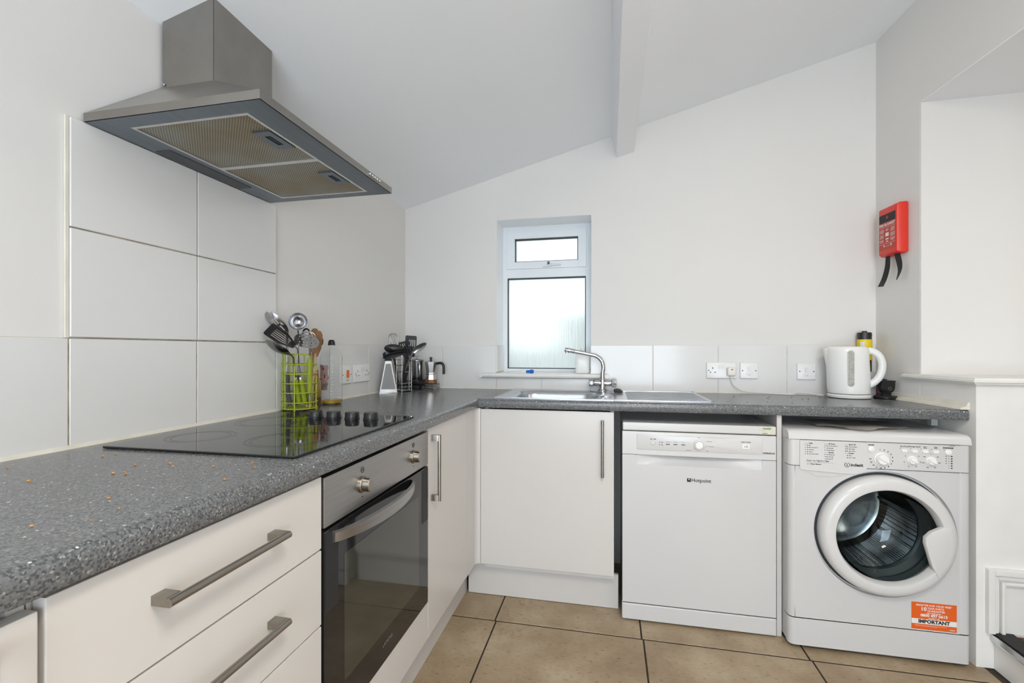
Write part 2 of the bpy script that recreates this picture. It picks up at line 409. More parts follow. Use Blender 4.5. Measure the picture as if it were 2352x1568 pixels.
# low block below the opening, with recess wall above it
bm = nb(); pts = [(xr(-.29), -.29), (xr(-.557), -.557), (3.3, -.557), (3.3, -.29)]
loft(bm, [[(x, y, 0) for x, y in pts], [(x, y, 1.022) for x, y in pts]], True, True, True)
block = struct('wall_right_low', bm, 'paint_gloss', 0)
bm = nb(); box(bm, xr(-.29) + .0008, 3.7, -.29, -.19, 0, 2.189); struct('wall_recess', bm, 'paint_wall', 0)
bm = nb(); pts = [(xr(-.29), -.29), (xr(-1.75), -1.75), (3.7, -1.75), (3.7, -.29)]
loft(bm, [[(x + .0006, y, 2.186) for x, y in pts], [(x + .0006, y, 2.3) for x, y in pts]], True, True, True)
struct('ceiling_recess', bm, 'paint_ceiling', 0)
bm = nb(); box(bm, 3.6, 3.7, -1.85, -.2, 0, 2.3); struct('wall_hall', bm, 'paint_wall', 0)
bm = nb(); box(bm, 2.6, 3.7, -1.85, -1.75, 0, 2.3); struct('wall_hall_side', bm, 'paint_wall', 0)
bm = nb(); box(bm, -.1, .45, YR - .1, YR, -.1, 2.9); box(bm, 2.25, 2.9, YR - .1, YR, -.1, 2.9); box(bm, .45, 2.25, YR - .1, YR, -.1, .06); box(bm, .45, 2.25, YR - .1, YR, 2.2, 2.9)
struct('wall_rear', bm, 'paint_wall', 0)
bm = nb()
for a in ((.45, .51, .06, 2.2), (2.19, 2.25, .06, 2.2), (.51, 2.19, .06, .12), (.51, 2.19, 2.14, 2.2), (1.32, 1.38, .12, 2.14)):
    box(bm, a[0], a[1], YR - .06, YR - .01, a[2], a[3])
struct('rear_fill_frame', bm, 'upvc')  # unseen window frame added around the rear fill light
# sill on the low block
bm = nb()
xo = .022
loop = [(xr(-.20) - xo, -.20), (xr(-.579) - xo, -.579), (3.3, -.579), (3.3, -.29), (xr(-.29), -.29), (xr(-.20), -.20)]
loft(bm, [[(x, y, 1.022) for x, y in loop], [(x, y, 1.044) for x, y in loop]], True, True, True)
bmesh.ops.bevel(bm, geom=[e for e in bm.edges if abs(e.verts[0].co.z - e.verts[1].co.z) < 1e-5 and max(v.co.y for v in e.verts) < -.19 and min(v.co.x for v in e.verts) < 2.6], offset=.007, segments=3, affect='EDGES')
struct('trim_2', bm, 'paint_gloss')
# panel moulding on the face of the low block
bm = nb()
def frame_y(bm, x0, x1, z0, z1, w_, y0, y1, bev=.004):
    box(bm, x0, x0 + w_, y0, y1, z0, z1, bev); box(bm, x0 + w_ - .001, x1, y0, y1, z1 - w_, z1, bev)
frame_y(bm, 2.506, 3.2, .131, .362, .022, -.575, -.556)
frame_y(bm, 2.528, 3.2, .131, .338, .014, -.567, -.556)
frame_y(bm, 2.548, 3.2, .131, .318, .012, -.572, -.556)
struct('trim_3', bm, 'paint_gloss')
# white strip between worktop and right wall, silicone beads along the tiles
bm = nb()
for a, c_ in ((-.008, -.53),):
    sec = [(0, 0), (-.030, 0), (-.027, .007), (-.010, .013), (-.006, .026), (0, .028)]
    loft(bm, [[(xr(y) + dx, y, ZT + .0005 + dz) for dx, dz in sec] for y in (a, c_)], True, True, True)
sec = [(0, 0), (-.026, 0), (-.02, .009), (0, .012)]
struct('trim_4', bm, 'silicone')
bm = nb()
loft(bm, [[(.003 + dx, y, ZT + dz) for dx, dz in ((0, 0), (.008, 0), (.004, .004), (0, .008))] for y in (-3.2, -.006)], True, True, True)
loft(bm, [[(x, -.003 - dx, ZT + dz) for dx, dz in ((0, 0), (.006, 0), (.003, .003), (0, .006))] for x in (.006, 2.43)], True, True, True)
struct('trim_5', bm, 'silicone')
# step up through the opening
bm = nb(); box(bm, 2.533, 3.6, -1.75, -.558, 0, .115); st = struct('step', bm, 'paint_gloss', 0)
bm = nb(); box(bm, 2.59, 3.6, -1.75, -.577, .116, .132); obj('carpet', bm, 'carpet', st)
bm = nb(); loft(bm, [[(2.592, y, .115), (2.524, y, .100), (2.519, y, .108), (2.522, y, .126), (2.592, y, .131)] for y in (-.545 - .012, -1.74)], True, True, True)
obj('nosing', bm, 'alu', st)
bm = nb(); box(bm, 2.528, 2.588, -1.74, -.560, .1285, .1325); obj('tread_strip', bm, 'tread_black', st)

# wall tiles -------------------------------------------------------
def tile(parent, x0, x1, y0, y1, z0, z1):
    g = .0017
    d = [x1 - x0, y1 - y0, z1 - z0]; th = d.index(min(d)); e = [g, g, g]; e[th] = 0
    bm = nb(); box(bm, x0 + e[0], x1 - e[0], y0 + e[1], y1 - e[1], z0 + e[2], z1 - e[2], bev=.0012, seg=1)
    return obj('tile', bm, 'wall_tile', parent, 0)
TA, TW, TH = -1.734, .3235, .2473
for k in range(4):      # upstand left of and under the tall splashback
    tile(wall_left, -.005, .003, TA - (k + 1) * TW, TA - k * TW, ZT, ZT + TH)
for c_ in range(2):
    for r_ in range(3): tile(wall_left, -.005, .003 + (.002 if r_ else 0), TA + c_ * TW, TA + (c_ + 1) * TW, ZT + r_ * TH, ZT + (r_ + 1) * TH)
ye = [TA + 2 * TW, TA + 3 * TW, TA + 4 * TW, -.004]
for a, c_ in zip(ye, ye[1:]): tile(wall_left, -.005, .003, a, c_, ZT, ZT + TH)
bm = nb(); box(bm, -.005, .0008, TA - 4 * TW, -.003, ZT - .001, ZT + TH - .001); box(bm, -.005, .0008, TA + .001, TA + 2 * TW - .001, ZT + TH - .002, ZT + 3 * TH - .001)
obj('grout', bm, 'grout', wall_left, 0)
for a, c_ in ((.004, .23), (.23, WX0), (WX1 - .007, 1.406), (1.406, 1.728), (1.728, 2.049), (2.049, 2.437)): tile(wall_back, a, c_, -.005, .001, ZT, ZT + TH)
for a, c_ in ((WX0, .813), (.813, WX1 - .007)): tile(wall_back, a, c_, -.005, .001, ZT, .99)
tile(wall_back, WX0 - .001, WX0 + .006, -.004, .15, 1.02, ZT + TH)
tile(wall_back, WX1 - .006, WX1 + .001, -.004, .15, 1.02, ZT + TH)
bm = nb(); box(bm, .004, WX0, -.003, .0, ZT, ZT + TH - .001); box(bm, WX1 - .006, 2.437, -.003, 0, ZT, ZT + TH - .001); box(bm, WX0, WX1, -.003, 0, ZT, .988)
obj('grout', bm, 'grout_pale', wall_back, 0)

bm = nb(); box(bm, -.004, .002, TA - .006, TA + .0005, ZT + TH, ZT + 3 * TH); struct('trim_6', bm, 'silicone')
# window -----------------------------------------------------------
FY = .155
bm = nb(); box(bm, WX0, WX0 + .03, FY, FY + .06, WZ0, WZ1, .003); box(bm, WX1 - .04, WX1, FY, FY + .06, WZ0, WZ1, .003)
box(bm, WX0 + .029, WX1 - .039, FY + .0005, FY + .06, WZ1 - .036, WZ1, .003); box(bm, WX0 + .029, WX1 - .039, FY + .0005, FY + .06, 1.575, 1.630, .003); box(bm, WX0 + .029, WX1 - .039, FY + .0005, FY + .06, WZ0, 1.036, .003)
win = struct('window_1', bm, 'upvc')
sx0, sx1, sz0, sz1 = .583, 1.045, 1.632, 1.847
bm = nb(); y0, y1 = FY - .010, FY + .05
box(bm, sx0 - .004, sx0 + .046, y0, y1 + .02, sz0 - .004, sz1 + .004, .004); box(bm, sx1 - .042, sx1 + .006, y0, y1 + .02, sz0 - .004, sz1 + .004, .004)
box(bm, sx0 + .044, sx1 - .040, y0 + .0005, y1, sz1 - .040, sz1 + .004, .004); box(bm, sx0 + .044, sx1 - .040, y0 + .0005, y1, sz0 - .004, sz0 + .038, .004)
sash = obj('sash', bm, 'upvc', win)
bm = nb()
for x0, x1, z0, z1 in ((sx0 + .046, sx1 - .042, sz0 + .038, sz1 - .040), (WX0 + .03, WX1 - .04, 1.036, 1.575)):
    e = .0045
    box(bm, x0, x0 + e, FY + .004, FY + .02, z0, z1); box(bm, x1 - e, x1, FY + .004, FY + .02, z0, z1)
    box(bm, x0, x1, FY + .004, FY + .02, z1 - e - .003, z1); box(bm, x0, x1, FY + .004, FY + .02, z0, z0 + e)
obj('gasket', bm, 'gasket_and_gap_shade', win, 0)
bm = nb(); box(bm, sx0 + .04, sx1 - .036, FY + .02, FY + .026, sz0 + .03, sz1 - .033); obj('pane', bm, 'obscure_glass', sash, 0)
bm = nb(); box(bm, WX0 + .025, WX1 - .035, FY + .02, FY + .026, 1.03, 1.58); obj('pane', bm, 'obscure_glass', win, 0)
bm = nb(); box(bm, .80, .85, FY - .024, FY - .010, 1.634, 1.643, .003); tube(bm, [(.822, FY - .02, 1.640), (.850, FY - .026, 1.644), (.905, FY - .022, 1.645)], [.006, .0055, .004], 8)
hd = obj('window_handle', bm, 'upvc', sash)
bm = nb(); lathe(bm, [(.008, 0), (.008, .008), (.005, .010), (.007, .014), (.007, .02), (.003, .022)], (.833, FY - .018, 1.643), (0, -.3, 1), 14); obj('lock', bm, 'steel_dark', hd)
# sill board
bm = nb(); sec = [(FY, 0), (-.0055, 0), (-.0055, .026), (FY, .026)]
loft(bm, [[(x, y, .991 + z) for y, z in sec] for x in (WX0 + .001, WX1 - .001)], True, True, True)
s2 = [(0 - .006, 0), (-.030, 0), (-.038, .004), (-.042, .012), (-.038, .022), (-.030, .026), (-.006, .026)]
loft(bm, [[(x, y, .991 + z) for y, z in s2] for x in (.472, 1.168)], True, True, True)
for x in (.472, 1.168): lathe(bm, [(.012, -.018), (.0125, .018)], (x, -.024, 1.004), (0, 1, 0), 14)
sill = obj('sill', bm, 'paint_gloss', win)
for a_ in ((WX0 + .0005, WX0 + .0025, .0, FY, ZT + TH, WZ1 - .0005), (WX1 - .0025, WX1 - .0005, .0, FY, ZT + TH, WZ1 - .0005), (WX0 + .0025, WX1 - .0025, .0, FY, WZ1 - .0025, WZ1 - .0005)): bxo('lit_reveal_board', 'upvc_window_lit', win, *a_)  # added pale boards standing in for window light on the reveals
# garden wall and ground outside, dimly seen through the obscure glass
mat('hedge', (.16, .20, .15), .9, var=.4, nscale=9)
bm = nb(); box(bm, -3, 5, 2.6, 2.8, -.2, 1.15); box(bm, .75, 2.2, 1.5, 1.8, -.2, 1.45); struct('wall_garden', bm, 'hedge')
bm = nb(); box(bm, -4, 6, .3, 6, -.3, -.2); struct('ground', bm, 'carcass')

# ------------------------------------------------------------------ kitchen units
XF, DT = .582, .019            # front plane of the left-hand units
def carcass_left(root, y0, y1, z0=.15, z1=.884, back=.03):
    bm = nb(); t_ = .016; xb = XF - DT - .003
    box(bm, back, xb, y0 + .0005, y0 + t_, z0, z1); box(bm, back, xb, y1 - t_, y1 - .0005, z0, z1)
    box(bm, back, xb, y0 + t_, y1 - t_, z0, z0 + t_); box(bm, back, back + .008, y0 + t_, y1 - t_, z0 + t_, z1)
    return obj('body', bm, 'carcass', root, 0)
def front_left(root, name, y0, y1, z0, z1, m='cabinet', g=.0015):
    return bxo(name, m, root, XF - DT, XF, y0 + g, y1 - g, z0 + g, z1 - g, bev=.0022)
def bar_handle(parent, p0, p1, nrm, stand=.035, r=.0062):
    """D handle: two square posts and a round bar from p0 to p1 (points on the face)"""
    p0, p1, n = Vector(p0), Vector(p1), Vector(nrm); d = (p1 - p0).normalized(); s = n.cross(d)
    bm = nb(); tube(bm, [p0 + n * (stand - r), p1 + n * (stand - r)], r, 14)
    h = obj('handle', bm, 'steel_handle', parent)
    for q, sg in ((p0, 1), (p1, -1)):
        bm = nb(); a = q + d * (sg * .0005)
        poly = [(0, -.0065), (stand - .010, -.0065), (stand - .004, -.004), (stand, 0), (stand - .004, .004), (stand - .010, .0065), (0, .0065)]
        prism(bm, poly, a, n, s if sg > 0 else s, .020 * sg if n.cross(s).dot(d) > 0 else -.020 * sg)
        obj('post', bm, 'steel_handle', h)
    return h
# far-left unit (only its edge is in view)
u0 = thing('base_cabinet', (.3, -2.45, .15), 'white base cabinet beside the drawer unit, at the open end of the hob run', 'cabinet')
carcass_left(u0, -2.75, -2.1505); d = front_left(u0, 'door', -2.75, -2.1505, .172, .868); bar_handle(d, (XF, -2.207, .63), (XF, -2.207, .853), X_)
u1 = thing('drawer_unit', (.3, -1.9, .15), 'white three-drawer base unit with brushed bar handles beside the oven', 'drawer unit')
carcass_left(u1, -2.1495, -1.6585)
for z0, z1, hz in ((.722, .878, .811), (.561, .722, .653), (.172, .561, .46)):
    d = front_left(u1, 'drawer', -2.1475, -1.6585, z0, z1); bar_handle(d, (XF, -2.03, hz), (XF, -1.797, hz), X_)
# oven
ov = thing('built_in_oven', (.3, -1.37, .3), 'stainless steel built-in oven with dark glass door under the hob', 'oven')
OY0, OY1 = -1.656, -1.0805
bxo('body', 'steel_dark', ov, .05, XF - .022, OY0 + .012, OY1 - .012, .305, .862)
pan = bxo('control_panel', 'steel_oven', ov, XF - .02, XF + .002, OY0 + .002, OY1 - .001, .763, .872, bev=.002)
for y, rot in ((-1.499, .1), (-1.199, .1)):
    bm = nb(); lathe(bm, [(.020, 0), (.020, .004), (.0185, .006)], (XF + .002, y, .814), (1, 0, 0), 28)
    kn = obj('knob', bm, 'steel_handle', pan)
    bm = nb(); poly = [(-.0185 * math.cos(a), .0185 * math.sin(a)) for a in [PI / 2 + PI * k / 14 for k in range(15)]]
    lathe(bm, [(.0175, .004), (.0165, .020), (.014, .022)], (XF + .002, y, .814), (1, 0, 0), 28, up=(0, 0, 1), sx=1, sy=.62)
    obj('grip', bm, 'steel_handle', kn)
bm = nb()
for y in (-1.499, -1.199):
    o_ = (XF + .0025, y, .814)
    for dz in (.036,):
        tube(bm, [Vector(o_) + Vector((0, .007 * math.cos(a), dz + .007 * math.sin(a))) for a in [2 * PI * k / 12 for k in range(12)]], .0006, 4, closed=True)
        rect_bm(bm, 0, dz, .008, .0012, o_, Y_, Z_); rect_bm(bm, 0, dz, .0012, .008, o_, Y_, Z_)
    rect_bm(bm, 0, -.030, .004, .004, o_, Y_, Z_)
obj('printed_symbols', bm, 'ink', pan, 0)
bm = nb(); lathe(bm, [(.0022, 0), (.0018, .001)], (XF + .002, -1.170, .826), (1, 0, 0), 10); obj('indicator_lamp', bm, 'red_box', pan)
door = bxo('door', 'oven_glass', ov, XF - .02, XF + .003, OY0 + .002, OY1 - .003, .302, .7565, bev=.0025)
bm = nb(); prism(bm, rr(.21, .147, .006, 4, -1.37 + 0, .533), (XF + .0028, 0, 0), Y_, Z_, .0008); obj('window', bm, 'oven_window', door)
for ya, yb in ((OY0 + .004, OY0 + .052), (OY1 - .056, OY1 - .006)): bxo('end_cap', 'black_matt', door, XF + .0025, XF + .004, ya, yb, .58, .752, bev=.001)
# bowed handle
prof = []
n = 28
bm = nb(); loops = []
for k in range(n + 1):
    s = k / n; y = -1.627 + s * (.412); bow = math.sin(PI * s); x = XF + .006 + .042 * bow ** .65; h_ = .017 - .004 * (1 - bow)
    zc_ = .735 + 0 * bow
    loops.append([(x - .004, y, zc_ - h_), (x + .004, y, zc_ - h_ + .003), (x + .005, y, zc_ + h_ - .003), (x - .003, y, zc_ + h_)])
loft(bm, loops, True, True, True)
hn = obj('handle', bm, 'steel_oven', door)
bm = nb(); text_bm(bm, 'LAMONA', .0135, (XF + .0042, -1.372, .352), Y_, Z_); obj('lettering', bm, 'ink_grey', door, 0)
M['ink_grey'].node_tree.nodes['Principled BSDF'].inputs['Roughness'].default_value = .5
# housing below the oven
u2 = thing('oven_housing', (.3, -1.37, .15), 'white housing unit with a shallow filler panel below the built-in oven', 'cabinet')
bm = nb(); box(bm, .03, .55, OY0 - .0005, OY0 + .01, .15, .884); box(bm, .03, .55, OY1 - .01, OY1 + .0005, .15, .884); box(bm, .03, .55, OY0 + .01, OY1 - .01, .15, .17); box(bm, .03, .55, OY0 + .01, OY1 - .01, .285, .2995); obj('body', bm, 'carcass', u2, 0)
front_left(u2, 'filler_panel', OY0 - .001, OY1 + .001, .172, .2995)
# corner unit on the left run
u3 = thing('corner_cabinet', (.3, -.78, .15), 'narrow white base cabinet with vertical bar handle, right of the oven', 'cabinet')
carcass_left(u3, -1.0745, -.02)
d = front_left(u3, 'door', -1.0745, -.652, .172, .881); bar_handle(d, (XF, -1.046, .629), (XF, -1.046, .855), X_)
# concave corner post between the two runs
bm = nb()
YB = -.512
A = (XF, -.650); c0 = (XF + .022, YB - .022)
pth = [(XF, -.650), (XF, YB - .022)] + [(XF + .022 - .022 * math.cos(a), YB - .022 + .022 * math.sin(a)) for a in [PI / 2 * k / 6 for k in range(1, 7)]] + [(.6035, YB)]
inn = [(XF - .018, -.650), (XF - .018, YB + .018), (.6035, YB + .018)]
poly = pth + list(reversed(inn))
loft(bm, [[(x, y, .172) for x, y in poly], [(x, y, .881) for x, y in poly]], True, True, True)
tag(obj('corner_post', bm, 'cabinet'), 'white curved filler post in the inner corner between the two cabinet runs', 'cabinet trim')
# sink cabinet
u4 = thing('sink_cabinet', (.9, -.25, .15), 'white base cabinet with one wide door under the sink', 'cabinet')
bm = nb(); box(bm, .62, .636, YB + .022, -.03, .15, .884); box(bm, 1.184, 1.2, YB + .022, -.03, .15, .884); box(bm, .636, 1.184, YB + .022, -.03, .15, .166); box(bm, .636, 1.184, -.04, -.03, .166, .7)
obj('body', bm, 'carcass', u4, 0)
d = bxo('door', 'cabinet', u4, .605, 1.199, YB, YB + DT, .172, .878, bev=.0022)
bar_handle(d, (1.151, YB, .600), (1.151, YB, .843), -Y_, .030)
# plinths
bm = nb(); box(bm, .500, .516, -2.75, -.436, 0, .150, .001); tag(obj('plinth', bm, 'plinth_white'), 'long white plinth board under the oven and drawer run', 'plinth', None)
bm = nb(); box(bm, .528, 1.219, -.450, -.434, .002, .152, .001); tag(obj('plinth', bm, 'plinth_white'), 'short white plinth board on the floor under the sink cabinet', 'plinth', None)
# end panel between the two machines
bm = nb(); box(bm, 1.8365, 1.8545, YB, -.03, 0, .885, .0012); tag(obj('support_panel', bm, 'plinth_white'), 'narrow upright white panel holding up the worktop between dishwasher and washing machine', 'panel')
bm = nb(); box(bm, 2.433, 2.455, -.40, -.375, .845, .885); tag(obj('worktop_batten', bm, 'plinth_white'), 'short white batten under the worktop end at the right wall', 'batten')

# ------------------------------------------------------------------ worktop (one L-shaped piece)
ZB = .886; R = .013
def front_profile(f, sgn):      # (offset from front edge inward, z)
    pts = [(0 + R, ZT)] + [(R - R * math.sin(a), ZT - R + R * math.cos(a)) for a in [PI / 2 * k / 6 for k in range(1, 7)]] + [(0, ZB + .004), (.003, ZB)]
    return [(f - sgn * o_, z) for o_, z in pts]
bm = nb()
pl = front_profile(.600, 1)
loft(bm, [[(.003, y, ZT)] + [(x, y, z) for x, z in pl] + [(.003, y, ZB)] for y in (-3.2, -.0035)], True, True, True)
DW_ = -.5313
pb = [(-a, z) for a, z in front_profile(.5313, 1)]
def back_piece(x0, x1, yb0, front=True, x0b=None, x1b=None):
    x0b = x0 if x0b is None else x0b; x1b = x1 if x1b is None else x1b
    l0 = [(x0b, yb0, ZT)] + [(x0, y, z) for y, z in pb] + [(x0b, yb0, ZB)]
    l1 = [(x1b, yb0, ZT)] + [(x1, y, z) for y, z in pb] + [(x1b, yb0, ZB)]
    loft(bm, [l0, l1], True, True, True)
BX0, BX1, BY0, BY1 = .722, 1.128, -.447, -.088          # bowl opening
back_piece(.5871, BX0 - .012, -.0055); back_piece(BX0 - .012, BX1 + .012, BY0 - .01); box(bm, BX0 - .012, BX1 + .012, BY1 + .01, -.0055, ZB, ZT)
back_piece(BX1 + .012, 2.474, -.0055, x1b=2.437)
tag(obj('worktop', bm, 'worktop', None, 40), 'speckled dark grey L-shaped laminate worktop over the base units', 'worktop')

# ------------------------------------------------------------------ sink
sk = thing('sink', (1.13, -.26, ZT), 'stainless steel inset sink with drainer below the window', 'sink')
SX0, SX1, SY0, SY1 = .664, 1.606, -.497, -.018
bm = nb(); cx, cy = (BX0 + BX1) / 2, (BY0 + BY1) / 2; hx, hy = (BX1 - BX0) / 2, (BY1 - BY0) / 2
XM = 1.20
ox, oy = (SX0 + XM) / 2, (SY0 + SY1) / 2
L = [[(x, y, z) for x, y in rr((XM - SX0) / 2 - i_, (SY1 - SY0) / 2 - j_, r_, 8, ox, oy)] for i_, j_, r_, z in ((0, 0, .002, ZT + .0005), (0, 0, .002, ZT + .004), (.001, .012, .002, ZT + .0055))]
L += [[(x, y, z) for x, y in rr(hx + g_, hy + g_, r_, 8, cx, cy)] for g_, r_, z in ((.030, .085, ZT + .0045), (.016, .085, ZT + .002), (.006, .082, ZT + .0015), (0, .08, ZT - .003), (-.006, .08, ZT - .02), (-.012, .078, ZT - .11), (-.03, .07, ZT - .148), (-.07, .05, ZT - .155))]
loft(bm, L, True, False, True)
obj('bowl', bm, 'steel_sink', sk, 50)
bm = nb(); box(bm, XM - .0005, SX1, SY0, SY1, ZT + .0005, ZT + .003, .001)
box(bm, XM, SX1, SY0, SY0 + .014, ZT + .002, ZT + .0055, .0015); box(bm, XM, SX1, SY1 - .03, SY1, ZT + .002, ZT + .0055, .0015); box(bm, SX1 - .016, SX1, SY0, SY1, ZT + .002, ZT + .0055, .0015)
dr = obj('drainer', bm, 'steel_sink', sk)
for k in range(9):
    bm = nb(); y = -.43 + k * .043; tube(bm, [(1.26, y, ZT + .0025), (1.275, y, ZT + .0045), (1.57, y, ZT + .0045), (1.585, y, ZT + .0025)], .006, 8, flat=.5, side=Y_); obj('ridge', bm, 'steel_sink', dr)
bm = nb(); lathe(bm, [(.028, 0), (.027, .0035), (.022, .003), (.010, .001)], (1.163, -.335, ZT + .004), (0, 0, 1), 28); obj('overflow_dish', bm, 'steel_sink', sk)
# plug lying on the drainer
pg = thing('sink_plug', (1.222, -.15, ZT + .0035), 'small black rubber sink plug with bead chain lying behind the tap side of the drainer', 'plug')
bm = nb(); lathe(bm, [(.016, 0), (.022, .006), (.023, .012), (.015, .014)], (1.222, -.15, ZT + .004), (.15, -.55, 1), 22); obj('stopper', bm, 'black_plastic', pg)
bm = nb()
ch = bez([(1.235, -.165, ZT + .016), (1.248, -.15, ZT + .012), (1.244, -.18, ZT + .006), (1.215, -.195, ZT + .006), (1.19, -.185, ZT + .006)], 6)
for p in ch: lathe(bm, [(.0005, -.0022), (.0022, 0), (.0005, .0022)], p, (0, 0, 1), 6)
obj('chain', bm, 'chrome', pg)
# tap
tp = thing('mixer_tap', (1.145, -.05, ZT + .0055), 'chrome mixer tap with swan-neck spout and two crystal-cut knobs', 'tap')
tx, ty = 1.145, -.052
bm = nb(); lathe(bm, [(.026, 0), (.026, .004), (.0195, .010), (.0185, .035), (.0185, .062), (.0155, .066), (.0155, .070)], (tx, ty, ZT + .0035), (0, 0, 1), 28)
lathe(bm, [(.012, -.045), (.0165, -.043), (.0165, .043), (.012, .045)], (tx + .001, ty, ZT + .047), (1, .02, 0), 24); body = obj('body', bm, 'chrome', tp)
for sg in (-1, 1):
    bm = nb(); pr = [(.013, .044), (.0205, .047), (.0225, .055), (.0225, .062), (.0205, .071), (.012, .073)]
    lathe(bm, pr, (tx + .001, ty, ZT + .047), (sg, 0, 0), 9); obj('knob', bm, 'chrome', tp, 15)
bm = nb(); lathe(bm, [(.0125, .064), (.0125, .098), (.0105, .100)], (tx, ty, ZT + .0035), (0, 0, 1), 24); obj('collar', bm, 'chrome', tp)
z0 = ZT + .1
path = bez([(tx, ty, z0), (tx + .004, ty, z0 + .028), (tx - .004, ty - .001, z0 + .062), (tx - .03, ty - .003, z0 + .087), (tx - .072, ty - .006, z0 + .0985), (tx - .147, ty - .012, z0 + .1135)], 7)
bm = nb(); tube(bm, path, .0108, 16); sp = obj('spout', bm, 'chrome', tp)
dv = Vector((-.058, -.004, .0115)).normalized(); e0 = Vector(path[-1])
bm = nb(); lathe(bm, [(.0105, -.003), (.0125, 0), (.0128, .045), (.0115, .052), (.0002, .053)], e0, dv, 20)
lathe(bm, [(.009, 0), (.009, .010)], e0 + dv * .041 + Vector((0, 0, -.008)), (.1, 0, -1), 14); obj('nozzle', bm, 'chrome', sp)

# ------------------------------------------------------------------ hob
hb = thing('ceramic_hob', (.315, -1.43, ZT), 'black glass ceramic hob with four black knobs set in the worktop', 'hob')
HX0, HX1, HY0, HY1 = .072, .560, -1.716, -1.142
bxo('glass', 'hob_glass', hb, HX0, HX1, HY0, HY1, ZT + .0005, ZT + .006, bev=.0018)
for (cx, cy, r_) in ((.19, -1.575, .075), (.425, -1.56, .095), (.185, -1.33, .095), (.33, -1.34, .07)):
    bm = nb()
    for rr_ in (r_, r_ - .012):
        lathe(bm, [(rr_, 0), (rr_ - .0018, .0001)], (cx, cy, ZT + .0062), (0, 0, 1), 56, cap0=False, cap1=False)
    obj('cooking_zone', bm, 'hob_mark', hb)
for cx, cy in ((.265, -1.230), (.329, -1.230), (.393, -1.230), (.457, -1.230)):
    bm = nb(); lathe(bm, [(.0235, 0), (.0235, .003), (.022, .004), (.0215, .019), (.020, .0215), (.0005, .0215)], (cx, cy, ZT + .006), (0, 0, 1), 30); obj('knob', bm, 'black_plastic', hb)

# ------------------------------------------------------------------ cooker hood
hd = thing('cooker_hood', (.2, -1.41, 1.665), 'stainless steel chimney cooker hood on the wall above the hob', 'cooker hood')
hy0, hy1, hxf, hz0, hz1 = -1.706, -1.117, .470, 1.6665, 1.686
bm = nb()
rim0 = [(.004, hy0), (hxf, hy0), (hxf, hy1), (.004, hy1)]; ch0 = [(.004, -1.52), (.170, -1.52), (.170, -1.304), (.004, -1.304)]
loft(bm, [[(x, y, hz0) for x, y in rim0], [(x, y, hz1) for x, y in rim0], [(x, y, 1.848) for x, y in ch0]], True, False, True)
can = obj('canopy', bm, 'steel_hood', hd, 20)
bm = nb(); g_ = .0
c1 = [(.004, -1.5185), (.1685, -1.5185), (.1685, -1.3055), (.004, -1.3055)]
loft(bm, [[(x, y, 1.846) for x, y in c1], [(x, y, zc(x, y) + .004) for x, y in c1]], True, True, True)
bmesh.ops.bevel(bm, geom=[e for e in bm.edges if abs(e.verts[0].co.z - e.verts[1].co.z) > .05], offset=.0015, segments=2, affect='EDGES')
obj('chimney', bm, 'steel_hood', hd)
# underside frame and filters
bm = nb(); fx0, fx1, fy0, fy1 = .083, .403, -1.664, -1.156
def ring(bm, a, b_, z0, z1):
    for q in ((a[0], b_[0], a[2], a[3]), (b_[1], a[1], a[2], a[3]), (b_[0], b_[1], a[2], b_[2]), (b_[0], b_[1], b_[3], a[3])): box(bm, *q, z0, z1)
ring(bm, (.006, hxf - .002, hy0 + .002, hy1 - .002), (fx0, fx1, fy0, fy1), hz0 - .001, hz0 + .004)
obj('underside', bm, 'steel_hood_under', hd, 0)
ym = -1.4115
for a, c_ in ((fy0, ym), (ym, fy1)):
    bm = nb(); ring(bm, (fx0, fx1, a, c_), (fx0 + .008, fx1 - .008, a + .008, c_ - .008), hz0 - .002, hz0 + .006); fr = obj('filter', bm, 'alu', hd, 0)
    bm = nb(); box(bm, fx0 + .007, fx1 - .007, a + .007, c_ - .007, hz0 + .0015, hz0 + .004); obj('filter_mesh', bm, 'filter_mesh', fr, 0)
    yc_ = (a + c_) / 2; bm = nb(); ring(bm, (fx1 - .062, fx1 - .012, yc_ - .045, yc_ + .045), (fx1 - .044, fx1 - .028, yc_ - .024, yc_ + .024), hz0 - .003, hz0 + .002); lt_ = obj('latch', bm, 'steel_hood_under', fr, 0)
    bm = nb(); box(bm, fx1 - .044, fx1 - .028, yc_ - .024, yc_ + .024, hz0 - .0005, hz0 + .002); box(bm, fx1 - .039, fx1 - .033, yc_ - .02, yc_ + .02, hz0 - .002, hz0, .001); obj('catch', bm, 'gasket_and_gap_shade', lt_, 0)
bm = nb(); box(bm, .014, .058, -1.545, -1.265, hz0 - .003, hz0, .001); obj('light_lens', bm, 'rubber_grey', hd)
for k in range(5):
    bm = nb(); lathe(bm, [(.005, 0), (.005, .004), (.0035, .006), (.0005, .006)], (hxf - .001, -1.262 + k * .0145, hz0 + .010), (1, 0, 0), 14); obj('button', bm, 'chrome', hd)
bm = nb(); lathe(bm, [(.004, 0), (.003, .002), (.0005, .003)], (.012, -1.5205, 1.856), (0, -1, 0), 10); obj('screw', bm, 'chrome', hd)

# ------------------------------------------------------------------ dishwasher
dw = thing('dishwasher', (1.532, -.28, 0), 'white freestanding dishwasher with round dial, between sink cabinet and washing machine', 'dishwasher')
dx0, dx1, dy = 1.2335, 1.8305, -.5263
bxo('body', 'appliance', dw, dx0 + .004, dx1 - .002, dy + .042, -.05, .012, .800)
bxo('top', 'appliance_gloss', dw, dx0 + .002, dx1, dy, -.04, .8055, .840, bev=.006, seg=3)
bm = nb(); box(bm, dx0, dx1, dy - .001, dy + .027, .7045, .8025, .004)
cp = obj('control_panel', bm, 'appliance_gloss', dw)
